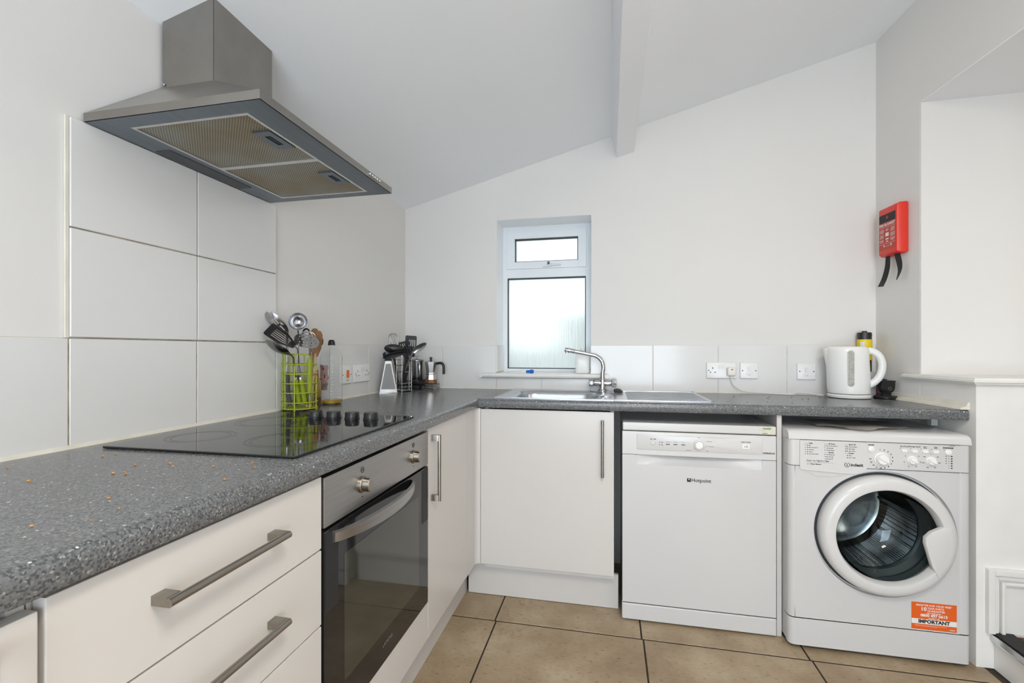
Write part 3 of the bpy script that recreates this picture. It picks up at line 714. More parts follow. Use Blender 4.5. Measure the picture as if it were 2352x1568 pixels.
# shallow raised fascia on the panel
bm = nb(); loft(bm, [[(x, y, z) for x, z in rr(hx_, hz_, .006, 4, 1.537, .7605)] for hx_, hz_, y in ((.244, .0355, dy - .0008), (.241, .0325, dy - .003))], True, False, True); obj('fascia', bm, 'appliance_gloss', cp)
bm = nb(); loft(bm, [[(1.297 + .48 * s, dy - .001, .790 + .004 * math.sin(PI * s) + dz) for s in [k / 12 for k in range(13)]] + [(1.297 + .48 * (1 - s), dy - .001 - .004 * math.sin(PI * s), .789 + dz * 0) for s in [k / 12 for k in range(13)]] for dz in (0, .001)], True, True, True); obj('top_lip', bm, 'appliance', cp)
# door with the scooped grip below the panel
bm = nb(); sx0, sx1, sz0, sz1 = 1.296, 1.778, .664, .7035
box(bm, dx0 + .001, sx0, dy, dy + .027, .0785, .7035); box(bm, sx1, dx1 - .001, dy, dy + .027, .0785, .7035); box(bm, sx0, sx1, dy, dy + .027, .0785, sz0)
nx, nz = 28, 6; grid = []
for i in range(nx + 1):
    s = i / nx; row = []
    for k in range(nz + 1):
        q = k / nz; dep = (.004 + .034 * math.sin(PI * s) ** .8) * (q ** .75)
        row.append(bm.verts.new((sx0 + (sx1 - sx0) * s, dy + dep, sz0 + (sz1 - sz0) * q)))
    grid.append(row)
for i in range(nx):
    for k in range(nz): bm.faces.new((grid[i][k], grid[i + 1][k], grid[i + 1][k + 1], grid[i][k + 1]))
ddoor = obj('door', bm, 'appliance', dw, 40)
bxo('gap_shade_strip', 'gasket_and_gap_shade', dw, dx0 + .003, dx1 - .003, dy + .004, dy + .026, .0735, .0785)  # dark strip painted in for the shade above the kick plate
bxo('kick_plate', 'appliance', dw, dx0 - .001, dx1 + .001, dy - .001, dy + .024, .006, .0735, bev=.005, seg=3)
for x in (dx0 + .05, dx1 - .05):
    for y in (dy + .06, -.1):
        bm = nb(); lathe(bm, [(.018, 0), (.018, .014)], (x, y, 0), (0, 0, 1), 12); obj('foot', bm, 'black_matt', dw)
o_ = Vector((0, dy - .0034, 0))
# dial
bm = nb(); lathe(bm, [(.0205, 0), (.0205, .010), (.0185, .013), (.0005, .0135)], (1.540, dy - .002, .7565), (0, -1, 0), 36); dial = obj('dial', bm, 'white_plastic', cp)
bm = nb(); lathe(bm, [(.0165, .0135), (.0152, .0137)], (1.540, dy - .002, .7565), (0, -1, 0), 36, cap0=False, cap1=False); obj('dial_ring', bm, 'ink', dial)
for x, r_ in ((1.3592, .0085),):
    bm = nb(); lathe(bm, [(r_, 0), (r_, .003), (r_ - .001, .0035), (.0004, .0035)], (x, dy - .002, .7562), (0, -1, 0), 24); pb_ = obj('power_button', bm, 'white_plastic', cp)
    bm = nb(); lathe(bm, [(r_ - .0004, .0037), (r_ - .0012, .0037)], (x, dy - .002, .7562), (0, -1, 0), 24, cap0=False, cap1=False)
    tube(bm, arc((x, dy - .0058, .7562), .004, PI * .68, PI * 2.32, 10, X_, Z_), .0004, 4); rect_bm(bm, 0, .003, .0009, .005, (x, dy - .0058, .7562), X_, Z_); obj('power_symbol', bm, 'ink', pb_)
bxo('start_button', 'white_plastic', cp, 1.703, 1.731, dy - .006, dy - .002, .747, .766, bev=.0018)
bm = nb(); P_ = Vector((0, dy - .0036, 0)); Q_ = Vector((0, dy - .0064, 0))
text_bm(bm, 'ON / OFF', .0058, P_ + Vector((1.3592, 0, .7725)), X_, Z_, bold=.0002)
text_bm(bm, 'START / PAUSE', .0055, P_ + Vector((1.7172, 0, .7740)), X_, Z_, bold=.0002)
text_bm(bm, '>II', .014, Q_ + Vector((1.717, 0, .7563)), X_, Z_)
for x, s in ((1.418, 'Washing'), (1.448, 'Drying'), (1.479, 'End')):
    rect_bm(bm, x, .7532, .0155, .003, P_, X_, Z_); text_bm(bm, s, .0048, P_ + Vector((x, 0, .7635)), X_, Z_)
for z in (.7605, .7500): rect_bm(bm, 1.3955, z, .006, .0026, P_, X_, Z_); rect_bm(bm, 1.385, z, .003, .003, P_, X_, Z_)
for s, x, z in (('Eco', 1.540, .786), ('Intensive', 1.580, .7715), ('Normal', 1.588, .7505), ('Fast', 1.572, .7320), ('Delicates', 1.500, .7320)): text_bm(bm, s, .0055, P_ + Vector((x, 0, z)), X_, Z_)
for x0, z0, x1, z1 in ((1.560, .770, 1.566, .771), (1.5645, .7505, 1.574, .7505), (1.557, .741, 1.562, .736), (1.523, .741, 1.516, .735)): tube(bm, [(x0, dy - .0036, z0), (x1, dy - .0036, z1)], .0003, 3)
text_bm(bm, 'EXPERIENCE', .0085, (1.8005, dy - .0015, .7325), X_, Z_, bold=.0003)
obj('printed_legend', bm, 'ink', cp, 0)
bm = nb(); text_bm(bm, 'Hotpoint', .0205, (1.511, dy - .0006, .6085), X_, Z_, 'LEFT', bold=.0003)
obj('logo_lettering', bm, 'ink', ddoor, 0)
bm = nb(); rect_bm(bm, 1.5015, .6085, .015, .015, (0, dy - .0005, 0), X_, Z_); em = obj('logo_square', bm, 'ink', ddoor, 0)
bm = nb(); rect_bm(bm, 1.5015, .6115, .0042, .0042, (0, dy - .0009, 0), X_, Z_); obj('logo_dot', bm, 'sticker_white', em, 0)
stk = bxo('test_sticker', 'sticker_cream', dw, 1.769, 1.8255, dy - .0008, dy + .0001, .8085, .8360)
bm = nb(); text_bm(bm, 'PASSED', .0088, (1.797, dy - .0011, .8305), X_, Z_, bold=.0004); rect_bm(bm, 1.789, .8115, .018, .0022, (0, dy - .0011, 0), X_, Z_); obj('sticker_print', bm, 'green_ink', stk, 0)

# ------------------------------------------------------------------ washing machine
wm = thing('washing_machine', (2.155, -.3, 0), 'white front-loading washing machine with round porthole door and orange sticker', 'washing machine')
wx0, wx1, wy = 1.8575, 2.4505, -.579
WCX, WCZ, HR = 2.1755, .462, .178
def castrect(x0, x1, z0, z1, angs):
    out = []
    for a in angs:
        c_, s = math.cos(a), math.sin(a); t_ = 1e9
        if c_ > 1e-9: t_ = min(t_, (x1 - WCX) / c_)
        if c_ < -1e-9: t_ = min(t_, (x0 - WCX) / c_)
        if s > 1e-9: t_ = min(t_, (z1 - WCZ) / s)
        if s < -1e-9: t_ = min(t_, (z0 - WCZ) / s)
        out.append((WCX + c_ * t_, WCZ + s * t_))
    return out
fz0, fz1 = .1205, .7015
angs = [2 * PI * k / 72 for k in range(72)] + [math.atan2(z - WCZ, x - WCX) % (2 * PI) for x in (wx0 + .022, wx1 - .038) for z in (fz0, fz1)]
angs = sorted(set(round(a, 5) for a in angs))
def strip(bm, z0, z1, y=wy):
    """front shell strip with rounded left edge and a return on the right"""
    pl_ = [(wx0, y + .05), (wx0, y + .022)] + [(wx0 + .02 - .02 * math.cos(a), y + .022 - .022 * math.sin(a)) for a in [PI / 2 * k / 5 for k in range(1, 6)]]
    pr_ = [(wx1 - .014 + .014 * math.sin(a), y + .016 - .014 * math.cos(a)) for a in [PI / 2 * k / 5 for k in range(0, 6)]] + [(wx1, y + .05)]
    return pl_, pr_
bm = nb()
lp0 = [(WCX + HR * math.cos(a), wy + .012, WCZ + HR * math.sin(a)) for a in angs]
lp1 = [(WCX + (HR + .012) * math.cos(a), wy + .012, WCZ + (HR + .012) * math.sin(a)) for a in angs]
lp2 = [(WCX + .230 * math.cos(a), wy + .012, WCZ + .230 * math.sin(a)) for a in angs]
lp3 = [(WCX + .234 * math.cos(a), wy, WCZ + .234 * math.sin(a)) for a in angs]
lp4 = [(x, wy, z) for x, z in castrect(wx0 + .02, wx1 - .036, fz0, fz1, angs)]
loft(bm, [lp0, lp1, lp2, lp3, lp4], True)
pl_, pr_ = strip(bm, fz0, fz1)
loft(bm, [[(x, y, z) for x, y in pl_] for z in (fz0, fz1)], False)
loft(bm, [[(wx1 - .036, wy, z), (wx1 - .034, wy + .004, z), (wx1 - .030, wy + .002, z)] + [(x, y, z) for x, y in pr_] for z in (fz0, fz1)], False)
front = obj('front_panel', bm, 'appliance', wm, 30)
bm = nb(); loft(bm, [[(x, y, z) for x, y in pl_ + pr_] for z in (.014, .018, .117)], False); bm.verts.ensure_lookup_table()
obj('kick_panel', bm, 'appliance', wm, 30)
bm = nb(); loft(bm, [[(x, y, z) for x, y in pl_ + [(wx1 - .036, wy)] + [(wx1 - .030, wy + .002)] + pr_] for z in (.7035, .802)], False); wcp = obj('control_panel', bm, 'appliance_gloss', wm, 30)
bm = nb(); box(bm, wx0, wx0 + .006, wy + .049, -.06, .014, .803); box(bm, wx1 - .006, wx1, wy + .049, -.06, .014, .803); box(bm, wx0, wx1, -.066, -.06, .014, .803); box(bm, wx0, wx1, wy + .03, -.06, .014, .02); obj('body', bm, 'appliance', wm, 0)
# rounded worktop lid
sec = [(-.06, .8035), (-.06, .840), (wy + .05, .840), (wy + .022, .8385), (wy + .008, .832), (wy + .001, .820), (wy - .001, .8035)]
bm = nb(); n_ = len(sec)
xsl = [(wx0 - .001, .93), (wx0 + .004, .97), (wx0 + .018, 1), (wx1 - .018, 1), (wx1 - .004, .97), (wx1 + .001, .93)]
loft(bm, [[(x, y, .8035 + (z - .8035) * (k if z > .81 else 1)) for y, z in sec] for x, k in xsl], True, True, True)
obj('lid', bm, 'appliance_gloss', wm, 45)
for x in (wx0 + .06, wx1 - .06):
    for y in (wy + .09, -.12):
        bm = nb(); lathe(bm, [(.02, 0), (.02, .015)], (x, y, 0), (0, 0, 1), 12); obj('foot', bm, 'black_matt', wm)
# detergent drawer, knobs, buttons
poly = [(1.894, .693), (1.896, .690), (1.902, .688), (2.03, .681), (2.085, .681), (2.110, .690), (2.120, .705), (2.1205, .8005), (1.894, .8005)]
bm = nb(); prism(bm, [(x, z) for x, z in poly], (0, wy, 0), X_, Z_, .0045)
drw = obj('detergent_drawer', bm, 'appliance_gloss', wcp)
bm = nb(); g_ = [(1.908, wy - .0006, .6865), (1.95, wy - .0006, .668), (2.0, wy - .0006, .667), (2.06, wy - .0006, .680)]
bm.faces.new([bm.verts.new(p) for p in g_ + [(2.03, wy - .0006, .681)]]); obj('drawer_grip', bm, 'rubber_grey' if 0 else 'appliance', wcp, 0)
bm = nb(); tube(bm, [(p[0], p[1] - .0006, p[2]) for p in g_], .0012, 6); obj('grip_edge', bm, 'appliance_gloss', wcp)
def knob(par, x, z, r_, h_):
    bm = nb(); lathe(bm, [(r_, 0), (r_, .003), (r_ * .88, .0045), (r_ * .82, h_ * .8), (r_ * .7, h_), (.0005, h_ + .0008)], (x, wy, z), (0, -1, 0), 32); k_ = obj('knob', bm, 'white_plastic', par)
    bm = nb(); box(bm, x - r_ * .72, x + r_ * .72, wy - h_ - .004, wy - h_ + .003, z - .0035, z + .0035, .0015); bmesh.ops.rotate(bm, verts=bm.verts, cent=(x, wy, z), matrix=Matrix.Rotation(.5, 3, 'Y')); obj('grip', bm, 'white_plastic', k_)
knob(wcp, 2.1685, .7405, .0245, .017); knob(wcp, 2.267, .7405, .0165, .012); knob(wcp, 2.3265, .7405, .0165, .012)
for x, z in ((2.1345, .7765), (2.380, .7745)):
    bm = nb(); lathe(bm, [(.0105, 0), (.0105, .003), (.009, .004), (.0005, .0042)], (x, wy, z), (0, -1, 0), 26); obj('button', bm, 'white_plastic', wcp)
for x in (2.242, 2.275, 2.308, 2.341):
    bm = nb(); prism(bm, rr(.0095, .006, .0058, 6, x, .7755), (0, wy, 0), X_, Z_, .003); obj('button', bm, 'white_plastic', wcp)
bm = nb(); Pw = Vector((0, wy - .0006, 0)); Pd = Vector((0, wy - .0051, 0))
tube(bm, [Pw + Vector((x, 0, z)) for x, z in ((1.895, .802), (2.418, .802))], .0006, 4)
tube(bm, [Pw + Vector((x, 0, z)) for x, z in ((2.06, .7025), (2.414, .7025))], .0009, 4)
def T(s, x, z, size=.006, al='CENTER', P0=Pw, b_=0.0001): text_bm(bm, s, size, P0 + Vector((x, 0, z)), X_, Z_, al, b_)
T('ON/OFF', 2.1345, .7915, .0055, b_=.0003); T('START/PAUSE', 2.379, .7905, .0052, b_=.0004); T('EcoTime', 2.242, .7905, .0075); T('Energy Saver', 2.275, .7915, .0075); T('Extra\nRinse', 2.308, .7895, .0048); T('Delay\nTimer', 2.341, .7895, .0048); T('IWC71451', 2.392, .7985, .004)
for x in (2.229, 2.262, 2.295, 2.328, 2.367): lathe(bm, [(.0014, 0), (.0003, .0002)], (x, wy - .0004, .7835), (0, -1, 0), 8)
for k in range(14):
    a = math.radians(97 - 21.2 * k); T(str(k + 1), 2.1685 + .0365 * math.cos(a), .7405 + .0345 * math.sin(a), .0072, b_=.0003)
for cx in (2.267, 2.3265):
    for k, s in enumerate(('*', '20', '30', '40', '50', '60', '90') if cx < 2.3 else ('#', '400', '600', '800', '900', '1000', '1400')):
        a = math.radians(90 - 51 * k); T(s, cx + .0265 * math.cos(a), .7405 + .0255 * math.sin(a), .0045)
for k in range(6):
    z = .7605 - .0085 * k; lathe(bm, [(.0012, 0), (.0003, .0002)], (2.381, wy - .0004, z), (0, -1, 0), 8); rect_bm(bm, 2.390, z, .0055, .0035, Pw, X_, Z_)
    if k < 4: rect_bm(bm, 2.373, z, .004, .002, Pw, X_, Z_)
obj('printed_legend', bm, 'ink', wcp, 0)
bm = nb()
T('indesit', 2.0655, .7145, .0155, 'LEFT', Pd, .0005); tube(bm, arc((2.0535, wy - .0052, .7145), .0083, PI * .62, PI * 2.38, 22, X_, Z_), .0008, 4); T('i', 2.0535, .7145, .015, P0=Pd, b_=.0005)
T('From 1 to 7 kg A++ Class', 1.917, .7245, .0072, 'LEFT', Pd, .0002); rect_bm(bm, 1.962, .7185, .092, .0005, Pd, X_, Z_); T('Water Balance', 1.929, .7115, .0062, 'LEFT', Pd, .0002)
tube(bm, [Pd + Vector((1.921 + .003 * math.cos(a), 0, .7115 + .0022 * math.sin(a))) for a in [2 * PI * k / 10 for k in range(10)]], .0004, 3, closed=True)
cols = ((1.911, [('h', 'Daily'), ('1', 'Mix'), ('2', 'Mix Coloured 30'), ('3', 'Synthetics'), ('4', 'Cotton'), ('5', 'Eco Cotton 60/40')]),
        (1.978, [('h', '20 Zone'), ('6', 'Cotton Standard'), ('7', 'Mix Light'), ('8', '20 Refresh'), ('h', 'Special'), ('9', 'Delicate 30'), ('10', 'Wool 40'), ('11', 'Jeans 40')]),
        (2.046, [('h', 'Sport 30'), ('12', 'Sport Intensive'), ('13', 'Sport Light'), ('14', 'Sport Shoes'), ('h', 'Partial'), ('', 'Rinse'), ('', 'Spin + Drain')]))
for x, rows in cols:
    z = .7905
    for a, s in rows:
        if a == 'h': rect_bm(bm, x + .005, z - .001, .012, .0006, Pd, X_, Z_); T(s, x + .013, z, .0065, 'LEFT', Pd, .0002)
        else: T(a, x, z, .005, 'LEFT', Pd, .0002); T(s, x + .013, z, .0045, 'LEFT', Pd, .0001); rect_bm(bm, x + .0085, z, .003, .003, Pd, X_, Z_)
        z -= .0082
obj('printed_legend', bm, 'ink', drw, 0)
# porthole door
bm = nb(); lathe(bm, [(.2185, -.010), (.2195, .012), (.2165, .027), (.208, .037), (.198, .0395), (.181, .0425), (.175, .0415), (.171, .035), (.1685, .022), (.167, .014)], (WCX, wy, WCZ), (0, -1, 0), 96, cap0=False, cap1=False)
dr_ = obj('door', bm, 'appliance_gloss', wm, 40)
poly = [(.162, .054), (.126, .034), (.108, .014), (.107, -.008), (.127, -.085), (.148, -.128)] + [(.196 * math.cos(a), .196 * math.sin(a)) for a in [math.radians(-38 + 54 * k / 12) for k in range(13)]]
bm = nb(); lp = [[(WCX + x, wy - h_, WCZ + z) for x, z in [(px + (.157 - px) * q, pz * (1 - q * .3)) for px, pz in poly]] for h_, q in ((.030, 0), (.041, .0), (.0445, .06), (.0455, .2))]
loft(bm, lp, True, True, True); obj('door_handle', bm, 'appliance_gloss', dr_, 40)
bm = nb(); pr = [(.1685, .018), (.166, .006), (.156, -.03), (.135, -.07), (.115, -.105), (.08, -.124), (.04, -.131), (.0005, -.133)]
po = [(.0005, -.128), (.04, -.126), (.078, -.119), (.112, -.101), (.131, -.068), (.1515, -.03), (.1615, .006), (.1685, .018)]
lathe(bm, pr + po, (WCX, wy, WCZ), (0, -1, 0), 64, cap0=False, cap1=False); obj('glass', bm, 'door_glass', dr_)
bm = nb(); lathe(bm, [(HR + .004, -.013), (.172, -.03), (.178, -.05), (.160, -.065), (.164, -.085), (.168, -.10)], (WCX, wy, WCZ), (0, -1, 0), 64, cap0=False, cap1=False); obj('gasket', bm, 'rubber_grey', wm)
bm = nb(); lathe(bm, [(.2180, -.0112), (.2270, -.0112)], (WCX, wy, WCZ), (0, -1, 0), 72, cap0=False, cap1=False); obj('door_gap_shade', bm, 'gasket_and_gap_shade', wm)  # dark ring standing in for the shadow round the door edge
bm = nb(); lathe(bm, [(.165, -.098), (.225, -.115), (.232, -.13), (.232, -.42), (.21, -.43)], (WCX, wy, WCZ), (0, -1, 0), 64, cap0=False, cap1=False); drum = obj('drum', bm, 'drum_mesh', wm)
bm = nb(); lathe(bm, [(.232, -.42), (.19, -.405), (.15, -.42), (.07, -.40), (.0005, -.40)], (WCX, wy, WCZ), (0, -1, 0), 48, cap0=False); obj('drum_back', bm, 'steel_polished', drum)
for a in (250, 10, 130):
    a = math.radians(a); bm = nb(); c_ = Vector((WCX + .232 * math.cos(a), wy + .27, WCZ + .232 * math.sin(a))); n_ = Vector((-math.cos(a), 0, -math.sin(a))); s_ = Vector((-math.sin(a), 0, math.cos(a)))
    prism(bm, [(-.045, 0), (-.02, .02), (-.008, .05), (.008, .05), (.02, .02), (.045, 0)], c_ - Y_ * .13, s_, n_, .26 if s_.cross(n_).dot(Y_) > 0 else -.26); obj('lifter', bm, 'steel_polished', drum, 50)
# orange service sticker
stk = bxo('service_sticker', 'orange_sticker', wm, 2.2645, 2.4055, wy - .0008, wy - .0001, .1255, .2235)
o_ = Vector((0, wy - .0012, 0))
bm = nb(); rect_bm(bm, 2.335, .1545, .1405, .0185, o_ + Y_ * .0002, X_, Z_); obj('white_band', bm, 'sticker_white', stk, 0)
bm = nb()
def T2(s, x, z, size, al='CENTER', b_=.0002): text_bm(bm, s, size, o_ + Vector((x, 0, z)), X_, Z_, al, b_)
T2('REGISTER FOR YOUR FREE*', 2.335, .2135, .0092); T2('10', 2.312, .1995, .019, 'RIGHT', .0006); T2('YEAR PARTS', 2.314, .2035, .0095, 'LEFT'); T2('GUARANTEE', 2.314, .1940, .0095, 'LEFT'); T2('CALL FREE NOW*', 2.335, .1855, .0058); T2('0800 497 0613', 2.335, .1768, .0140, b_=.0005); T2('ROI 1800 711 880', 2.335, .1676, .0045); T2('indesit', 2.392, .1325, .0058)
rect_bm(bm, 2.325, .1405, .10, .0006, o_, X_, Z_); rect_bm(bm, 2.31, .1375, .07, .0006, o_, X_, Z_)
obj('sticker_print', bm, 'sticker_white', stk, 0)
bm = nb(); T2('IMPORTANT', 2.335, .1545, .0175, b_=.0009); obj('sticker_heading', bm, 'ink', stk, 0)

# newspaper lying on the washing machine
bm = nb(); nx, ny = 14, 8; random.seed(3); gr = []
for i in range(nx + 1):
    row = []
    for j in range(ny + 1):
        x = 1.985 + .33 * i / nx; y = -.30 - (.278 - .17 * abs(i / nx - .42)) * j / ny
        row.append(bm.verts.new((x, y, .8425 + .006 * (math.sin(i * .9) * .5 + .5) * (j / ny) + .003 * random.random())))
    gr.append(row)
for i in range(nx):
    for j in range(ny): bm.faces.new((gr[i][j], gr[i + 1][j], gr[i + 1][j + 1], gr[i][j + 1]))
bmesh.ops.solidify(bm, geom=list(bm.faces), thickness=.0018)
tag(obj('newspaper', bm, 'paper'), 'crumpled brownish newspaper lying on top of the washing machine', 'newspaper')

# ------------------------------------------------------------------ sockets and switches
def stuff(o): o['kind'] = 'stuff'; return o
def plate(name, label, cat, o, u, w_, h_, group=None):
    """wall plate centred at o; u = to the right as one faces it"""
    o, u = Vector(o), Vector(u); n = u.cross(Z_)
    r_ = thing(name, o, label, cat, group)
    bm = nb(); lps = [[o + n * d_ + u * x + Z_ * z for x, z in rr(w_ / 2 - i_, h_ / 2 - i_, .004, 4)] for d_, i_ in ((.0002, .0005), (.004, 0), (.0075, .0012), (.0095, .004))]
    loft(bm, lps, True, True, True); obj('plate', bm, 'white_plastic', r_, 30)
    return r_, o, u, n
def on_plate(r_, name, m, o, u, n, x, z, w_, h_, d0=.0085, d1=.0105, rad=.001):
    bm = nb(); prism(bm, rr(w_ / 2, h_ / 2, rad, 3, x, z), o + n * d0, u, Z_, d1 - d0); return obj(name, bm, m, r_, 30)
def screws(r_, o, u, n, xs):
    for x in xs:
        bm = nb(); lathe(bm, [(.0028, .0088), (.0028, .0100), (.0005, .0101)], o + u * x, n, 12); obj('screw', bm, 'ink', r_)
def double_socket(label, o, u):
    r_, o, u, n = plate('double_socket', label, 'socket', o, u, .145, .084)
    for cx in (-.042, .042):
        for x, z, w_, h_ in ((0, .012, .004, .008), (-.011, -.009, .007, .004), (.011, -.009, .007, .004)): on_plate(r_, 'pin_hole', 'ink', o, u, n, cx + x, z, w_, h_, .009, .0098, .0003)
    for cx in (-.0095, .0095): on_plate(r_, 'rocker', 'white_plastic', o, u, n, cx, .020, .0125, .019, .0085, .0125, .001)
    screws(r_, o, u, n, (-.061, .061)); return r_
double_socket('white double socket on the left tiled wall between oil bottle and grater', (.003, -.512, 1.033), Y_)
ds = double_socket('white double socket with a plug in it, on the back wall right of the sink', (1.742, -.005, 1.041), X_)
def spur(label, o):
    r_, o, u, n = plate('fused_switch', label, 'switch', o, X_, .0855, .084)
    on_plate(r_, 'rocker', 'white_plastic', o, u, n, 0, .008, .0155, .023, .0085, .0125); on_plate(r_, 'fuse_holder', 'white_plastic', o, u, n, 0, -.0165, .031, .0125, .0085, .0110)
    on_plate(r_, 'fuse_slot', 'ink_grey', o, u, n, 0, -.0215, .012, .0012, .0108, .0113, .0003); screws(r_, o, u, n, (-.031, .031))
spur('white fused switch next to the double socket with the plug', (1.8725, -.005, 1.0415))
spur('white fused switch on its own beside the kettle', (2.134, -.005, 1.040))
r_, o, u, n = plate('cooker_switch', 'white cooker switch with an orange rocker behind the oil bottle', 'switch', (.003, -.645, 1.033), Y_, .0855, .084)
on_plate(r_, 'rocker', 'orange_rocker', o, u, n, .004, .004, .0145, .034, .0085, .0145, .001)
bm = nb(); text_bm(bm, 'COOKER', .0055, o + n * .0102 + u * .004 + Z_ * -.025, u, Z_, bold=.0002); stuff(obj('lettering', bm, 'ink', r_, 0)); screws(r_, o, u, n, (-.031, .031))
# plug and kettle cable
pl = thing('mains_plug', (1.786, -.015, 1.03), 'cream three-pin plug in the right half of the double socket', 'plug')
bm = nb(); o, u, n = Vector((1.786, -.0155, 1.036)), X_, -Y_
loft(bm, [[o + n * d_ + u * x + Z_ * z for x, z in rr(.0215 - i_, .023 - i_, .008, 5)] for d_, i_ in ((0, .002), (.004, 0), (.012, .001), (.022, .004), (.024, .007))], True, True, True); obj('body', bm, 'cream_plastic', pl)
bm = nb(); rect_bm(bm, 0, .011, .010, .006, o + n * .0242, u, Z_); obj('fuse_mark', bm, 'ink_grey', pl, 0)
bm = nb(); cab = bez([(1.784, -.027, 1.014), (1.787, -.028, .992), (1.803, -.027, .963), (1.845, -.026, .939), (1.92, -.026, .9325), (2.01, -.04, .9285), (2.058, -.055, .9285), (2.066, -.047, .9285), (2.045, -.036, .929), (2.085, -.028, .936), (2.125, -.035, .936), (2.160, -.075, .931), (2.172, -.10, .931)], 8)
tube(bm, cab, .0028, 8); obj('cable', bm, 'white_plastic', pl)

# ------------------------------------------------------------------ kettle group
kt = thing('kettle', (2.262, -.138, ZT), 'white plastic jug kettle with grey water gauge on the worktop', 'kettle')
kc = Vector((2.262, -.138, 0)); e1 = Vector((math.cos(-.25), math.sin(-.25), 0)); e2 = Vector((-e1.y, e1.x, 0)); e1 = e1 * .9
def oval(cx, a_, b_, z, n_=48): return [kc + e1 * (cx + a_ * math.cos(2 * PI * k / n_)) + e2 * (b_ * math.sin(2 * PI * k / n_)) + Z_ * z for k in range(n_)]
bm = nb(); loft(bm, [oval(0, a_, b_, z) for a_, b_, z in ((.082, .072, ZT + .001), (.092, .078, ZT + .004), (.094, .080, ZT + .014), (.089, .076, ZT + .0185))], True, True, True); obj('power_base', bm, 'white_plastic', kt, 40)
bm = nb(); loft(bm, [oval(cx, a_, b_, z) for cx, a_, b_, z in ((0, .084, .070, ZT + .020), (0, .090, .076, ZT + .024), (-.002, .0915, .077, ZT + .05), (-.004, .092, .076, ZT + .12), (-.008, .092, .073, ZT + .19), (-.010, .093, .071, ZT + .222), (-.010, .090, .068, ZT + .229))], True, True, True)
kb = obj('body', bm, 'white_plastic', kt, 40)
bm = nb(); loft(bm, [oval(-.010, a_, b_, z) for a_, b_, z in ((.088, .066, ZT + .229), (.084, .062, ZT + .235), (.06, .044, ZT + .2375))], True, True, True); obj('lid', bm, 'white_plastic', kt, 40)
bm = nb(); loft(bm, [[kc + e1 * (-.010 - .080 - ext * math.cos(a)) + e2 * (.026 * wd_ * math.sin(a)) + Z_ * z for a in [-PI / 2 + PI * k / 10 for k in range(11)]] for ext, wd_, z in ((.008, .4, ZT + .15), (.016, .7, ZT + .19), (.024, 1, ZT + .215), (.029, 1.05, ZT + .229))], True, True, True); obj('spout', bm, 'white_plastic', kt, 40)
hp = [kc + e1 * a_ + Z_ * z for a_, z in ((.050, 1.138), (.088, 1.142), (.118, 1.126), (.133, 1.098), (.136, 1.066), (.127, 1.030), (.107, 1.003), (.082, .985))]
bm = nb(); tube(bm, bez(hp, 6), .0125, 14, flat=1.25, side=e2); obj('handle', bm, 'white_plastic', kt, 60)
g0 = kc - e2 * .0755; gu = e1; gn = gu.cross(Z_)
gx = -.006
bm = nb(); prism(bm, rr(.0125, .080, .0122, 8, gx, ZT + .138), g0 - gn * .012, gu, Z_, .0150); obj('water_gauge', bm, 'kettle_gauge', kt)
bm = nb(); tube(bm, [g0 + gn * .0025 + gu * x + Z_ * z for x, z in rr(.0135, .081, .0132, 8, gx, ZT + .138)], .0016, 6, closed=True); obj('gauge_rim', bm, 'white_plastic', kt)
# carton, bin-liner roll, black stand, purple carton
bm = nb(); box(bm, 2.325, 2.405, -.072, -.008, ZT, 1.0425, .001); tag(obj('carton', bm, 'carton_white'), 'small plain white carton hidden behind the kettle, under the bin liner roll', 'carton')
rl = thing('bin_liner_roll', (2.372, -.041, 1.0435), 'upright roll of black bin liners with a yellow paper band behind the kettle', 'bin liners')
def wob(r_, z, k0=0):
    r_ *= .88
    return [Vector((2.372, -.041, z)) + Vector((math.cos(a), math.sin(a), 0)) * (r_ * (1 + .03 * math.sin(5 * a + k0))) for a in [2 * PI * k / 28 for k in range(28)]]
bm = nb(); loft(bm, [wob(.031, 1.0435), wob(.032, 1.05), wob(.0315, 1.12), wob(.032, 1.19, 1), wob(.033, 1.222, 2), wob(.031, 1.229, 1), wob(.012, 1.230), wob(.011, 1.236), wob(.004, 1.2365)], True, True, True); obj('roll', bm, 'black_bag', rl, 50)
bm = nb(); lathe(bm, [(.0295, 0), (.0295, .098)], (2.372, -.041, 1.098), (0, 0, 1), 40, cap0=False, cap1=False); bd = obj('paper_band', bm, 'yellow_label', rl)
bm = nb(); ang = math.radians(232)
for k, (z, m_) in enumerate(((1.165, 'sticker_white'),)):
    vs = [[Vector((2.372, -.041, zz)) + Vector((math.cos(a), math.sin(a), 0)) * .0299 for a in [ang - .35 + .12 * q for q in range(6)]] for zz in (1.148, 1.185)]
    loft(bm, vs, False)
obj('barcode_patch', bm, 'sticker_white', bd)
bs = thing('plastic_stand', (2.4045, -.148, ZT), 'small black plastic stand with a cup-shaped head beside the kettle', 'stand')
bc = Vector((2.4045, -.148, ZT))
bm = nb(); lathe(bm, [(.040, 0), (.0445, .003), (.045, .010), (.040, .015), (.016, .017)], bc, (0, 0, 1), 36); obj('base', bm, 'black_plastic', bs)
bm = nb(); loft(bm, [[bc + Vector((x, y, z)) for x, y in rr(hx_, hy_, .006, 4, 0, 0)] for hx_, hy_, z in ((.018, .014, .015), (.018, .014, .028), (.026, .018, .036), (.029, .021, .050), (.0295, .022, .078), (.033, .024, .082), (.031, .022, .083))], True, True, True)
bsb = obj('head', bm, 'black_plastic', bs, 40)
bm = nb(); tube(bm, [bc + Vector((.006 + .006 * math.cos(a), -.0212, .048 + .006 * math.sin(a))) for a in [2 * PI * k / 16 for k in range(16)]], .0007, 5, closed=True); obj('emblem', bm, 'ink_grey', bsb)
